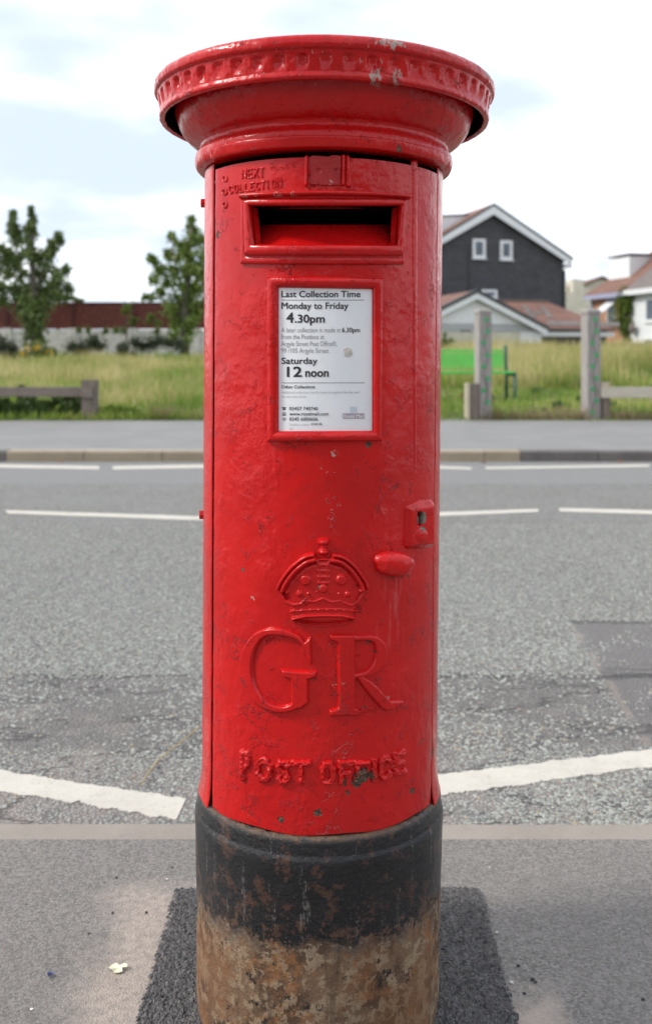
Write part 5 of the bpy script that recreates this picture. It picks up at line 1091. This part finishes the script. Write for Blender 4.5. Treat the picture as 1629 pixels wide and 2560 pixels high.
a_, zt_ = L(1516, 739); b_, zl_ = L(1540, 753); mb = MB(); mb.box(a_, b_, -.06, -.004, zl_, zt_); mb.build('lintel', M['lav'], root)
window(root, pt_, 1516, 753, 1538, 812, 0, .14)
mb = MB(); p0, p1 = L(1518, 755), L(1540, 755); p2 = L(1512, 781); mb.prism([(p0[0], -.1, p0[1]), (p1[0], -.1, p1[1]), (p1[0]-.1, -1.0, p2[1]), (p0[0]-.1, -1.0, p2[1])], (0, 0, -.05)); mb.build('awning', M['white'], root)
du, dz0 = L(1546, 700, 1.2); mb = MB(); sl2 = 3.0/(DPT/2+.45); mb.prism([(.9, .9, ze+1.35*sl2-.3), (.9, .9, ze+2.45), (.9, 3.4, ze+2.55), (.9, 3.4, ze+1.5)], (2.6, 0, 0)); mb.build('dormer', M['white'], root)
mb = MB(); mb.box(.8, 3.6, .8, 3.5, ze+2.56, ze+2.66); mb.build('dormer_roof', M['tile_grey'], root)
mb = MB(); cu = ub-.75; mb.box(cu, cu+.8, DPT/2-1.3, DPT/2-.2, ze+1.2, zr_+1.0); mb.build('chimney', M['brick'], root)
for dv in (-1.0, -.5): mb = MB(); mb.tube([(cu+.4, DPT/2+dv, zr_+1.0), (cu+.4, DPT/2+dv, zr_+1.45)], .12, 8); mb.build('chimney_pot', M['tile'], root)
mb = MB(); mb.tube([(cu-.2, DPT/2, zr_), (cu-.2, DPT/2, zr_+3.6)], .025, 5); mb.tube([(cu-.2, DPT/2-.6, zr_+3.4), (cu-.2, DPT/2+.6, zr_+3.4)], .018, 5); mb.build('aerial', M['gutter'], root)
root2 = empty('white_house', (O.x, O.y, ZG), (0, 0, ang)); tag(root2, 'white rendered terraced house with a small satellite dish', 'house')
mb = MB(); mb.box(ub+.01, u2, -.02, DPT, -1, ze-.05); mb.build('wall', M['whiter'] if 'whiter' in M else M['white'], root2)
mb = MB(); mb.prism([(ub+.03, -.47, ze), (u2, -.47, ze), (u2, DPT/2, zr_), (ub+.03, DPT/2, zr_)], (0, 0, -.12)); mb.build('roof', M['tile_grey'], root2)
mb = MB(); mb.box(ub+.02, u2, -.56, -.40, ze-.34, ze-.02); mb.build('fascia', M['white'], root2)
root2.location = (O.x, O.y, ZG)
window(root2, pt_, 1612, 745, 1660, 803, -.02, .16, mull=True); window(root2, pt_, 1608, 846, 1640, 862, -.02, .12)
q = L(1574, 820, -.3); mb = MB(); bm = mb.bm; g_ = bmesh.ops.create_uvsphere(bm, u_segments=16, v_segments=8, radius=.34)
for v in g_['verts']: v.co = Vector((q[0]+.25+v.co.x, -.35+v.co.y*.35, q[1]+v.co.z))
mb.build('satellite_dish', M['tile_grey'], root2, True)
# ivy on the party wall
cl_ = []
for px, py, r in ((1562, 730, 14), (1555, 745, 17), (1570, 745, 13), (1556, 765, 18), (1570, 768, 14), (1552, 785, 20), (1566, 790, 16), (1556, 808, 18), (1568, 812, 12), (1560, 830, 12), (1540, 808, 10), (1566, 850, 9)):
    u_, z_ = pt_.uz(px, py, -.25); p = pt_.O+pt_.e*u_+pt_.n*-.25; rr = r*S_*60/F; cl_.append((p.x, p.y, z_, rr, rr*.9, rr))
iv = empty('climbing_ivy', cl_[-1][:2] + (ZG,)); tag(iv, 'yellow green ivy climbing the wall between brick and white houses', 'ivy')
crown('foliage', cl_, 2200, .10, M['leaf_ivy'], iv); mb = MB(); mb.tube([(0, 0, -.5), (cl_[0][0]-iv.location.x, cl_[0][1]-iv.location.y, cl_[0][2]-ZG)], [.07, .03], 6); mb.build('stem', M['bark'], iv)
# small sapling before the garage
p = at(1112, 860, 38); iv = empty('sapling', (p.x, 38, T(p.x, 38))); tag(iv, 'small thin sapling in front of the cream garage wall', 'plant')
crown('foliage', px_clumps([(1108, 850, 7), (1116, 858, 6), (1125, 852, 5), (1113, 836, 3), (1104, 862, 8)], 38, 0, 0, 1.0, .6), 500, .08, M['leaf'], iv); mb = MB(); mb.tube([(0, 0, -.2), (.02, 0, at(0, 836, 38).z-iv.location.z)], [.03, .01], 5); mb.build('stem', M['bark'], iv)

# ---------------------------------------------------------------- litter
M['scrap'] = plain('pale_yellow_scrap', (.66, .66, .46), .7, .12, 40); M['blue'] = plain('blue_plastic', (.06, .07, .20), .4); M['orange'] = plain('orange_dead_leaf', (.42, .15, .04), .8, .3, 40); M['stalk'] = plain('dry_stalk', (.33, .24, .12), .8)
def scrap(name, px, py, r, m, label, cat, z=0.0, seed=1, curl=.35, group=None):
    p = gp(px, py, z); rr = random.Random(seed); n = 14; V = [(p.x, p.y, z+.004)]; 
    for k in range(n):
        a_ = 2*math.pi*k/n; q = r*(.55+.6*rr.random()); V.append((p.x+math.cos(a_)*q*1.25, p.y+math.sin(a_)*q*.8, z+.003+r*curl*rr.random()))
    V += [(x, y, zz_-.0012) for x, y, zz_ in V]; f = [(0, k+1, (k+1) % n+1) for k in range(n)] + [(n+1, n+1+(k+1) % n+1, n+1+k+1) for k in range(n)]; fq = [(k+1, n+1+k+1, n+1+(k+1) % n+1, (k+1) % n+1) for k in range(n)]
    tag(link(name, np_mesh(name, V, [np.array(f), np.array(fq)]), m), label, cat, group)
scrap('paper_scrap', 294, 2426, .0145, M['scrap'], 'torn pale yellow scrap lying on the pavement', 'litter', 0, 5)
scrap('plastic_scrap', 127, 2442, .007, M['blue'], 'tiny dark blue crumpled scrap on the pavement', 'litter', 0, 8, .9)
for i, (px, py) in enumerate(((140, 1152), (150, 1154), (1207, 1157), (1549, 1156))): scrap('dead_leaf', px, py, .035, M['orange'], 'small orange dead leaf lying in the gutter by far kerb', 'leaf', ROADZ, 11+i, .4, 'dead leaves in the far gutter')
mb = MB(); pts = [gp(x, y, ROADZ+.012) for x, y in ((352, 1962), (372, 1930), (395, 1900), (430, 1872), (468, 1842), (500, 1815))]; mb.tube(pts, .0022, 5); tag(mb.build('dry_stalk', M['stalk']), 'thin dry straw coloured stalk lying on the road', 'stalk')
M['pebble'] = plain('dark_pebble', (.05, .048, .05), .8); M['pebble_w'] = plain('white_pebble', (.62, .60, .56), .7)
for i, (px, py, r, w_) in enumerate(((292, 2195, .005, 0), (282, 2283, .005, 0), (430, 2170, .004, 0), (418, 2200, .005, 1), (366, 2283, .006, 0), (222, 2335, .004, 0), (1294, 2416, .006, 0), (1330, 2450, .007, 0), (1338, 2456, .005, 0), (1277, 2458, .006, 1), (1270, 2490, .009, 0), (1222, 2170, .004, 1), (1240, 2333, .005, 1), (1605, 2500, .006, 0), (1310, 2485, .005, 0), (80, 2525, .005, 1))):
    p = gp(px, py); mb = MB(); g_ = bmesh.ops.create_icosphere(mb.bm, subdivisions=1, radius=r*.62)
    for v in g_['verts']: v.co = Vector((p.x+v.co.x*random.uniform(.7, 1.3), p.y+v.co.y*random.uniform(.7, 1.2), r*.28+v.co.z*.6*random.uniform(.8, 1.2)))
    tag(mb.build('pebble', M['pebble_w'] if w_ else M['pebble']), 'tiny white pebble on the pavement' if w_ else 'tiny dark pebble on the pavement', 'pebble', 'white pebbles' if w_ else 'dark pebbles')

# ---------------------------------------------------------------- low terrace on the viewer's side of the street (mirrored in the gloss paint)
root = empty('terraced_houses', (4, -14, 0)); tag(root, 'low red brick terrace facing the road behind the pavement', 'building')
mb = MB(); mb.box(-20, 26, -7, 0, -.2, 4.3); mb.build('wall', M['brick'], root)
mb = MB(); mb.prism([(-20.3, .4, 4.25), (-20.3, -3.5, 6.2), (-20.3, -7.4, 4.25)], (46.6, 0, 0)); mb.build('roof', M['tile'], root)
for i in range(11):
    x0 = -18.6+i*4.1
    mb = MB(); mb.box(x0, x0+1.5, .004, .06, 1.0, 2.3); w_ = mb.build('window', M['white'], root); mb = MB(); mb.box(x0+.1, x0+1.4, .05, .075, 1.1, 2.2); mb.build('pane', M['glass'], w_)
    mb = MB(); mb.box(x0+2.3, x0+3.2, .004, .06, 0, 2.1); mb.build('door', M['bdark'], root)
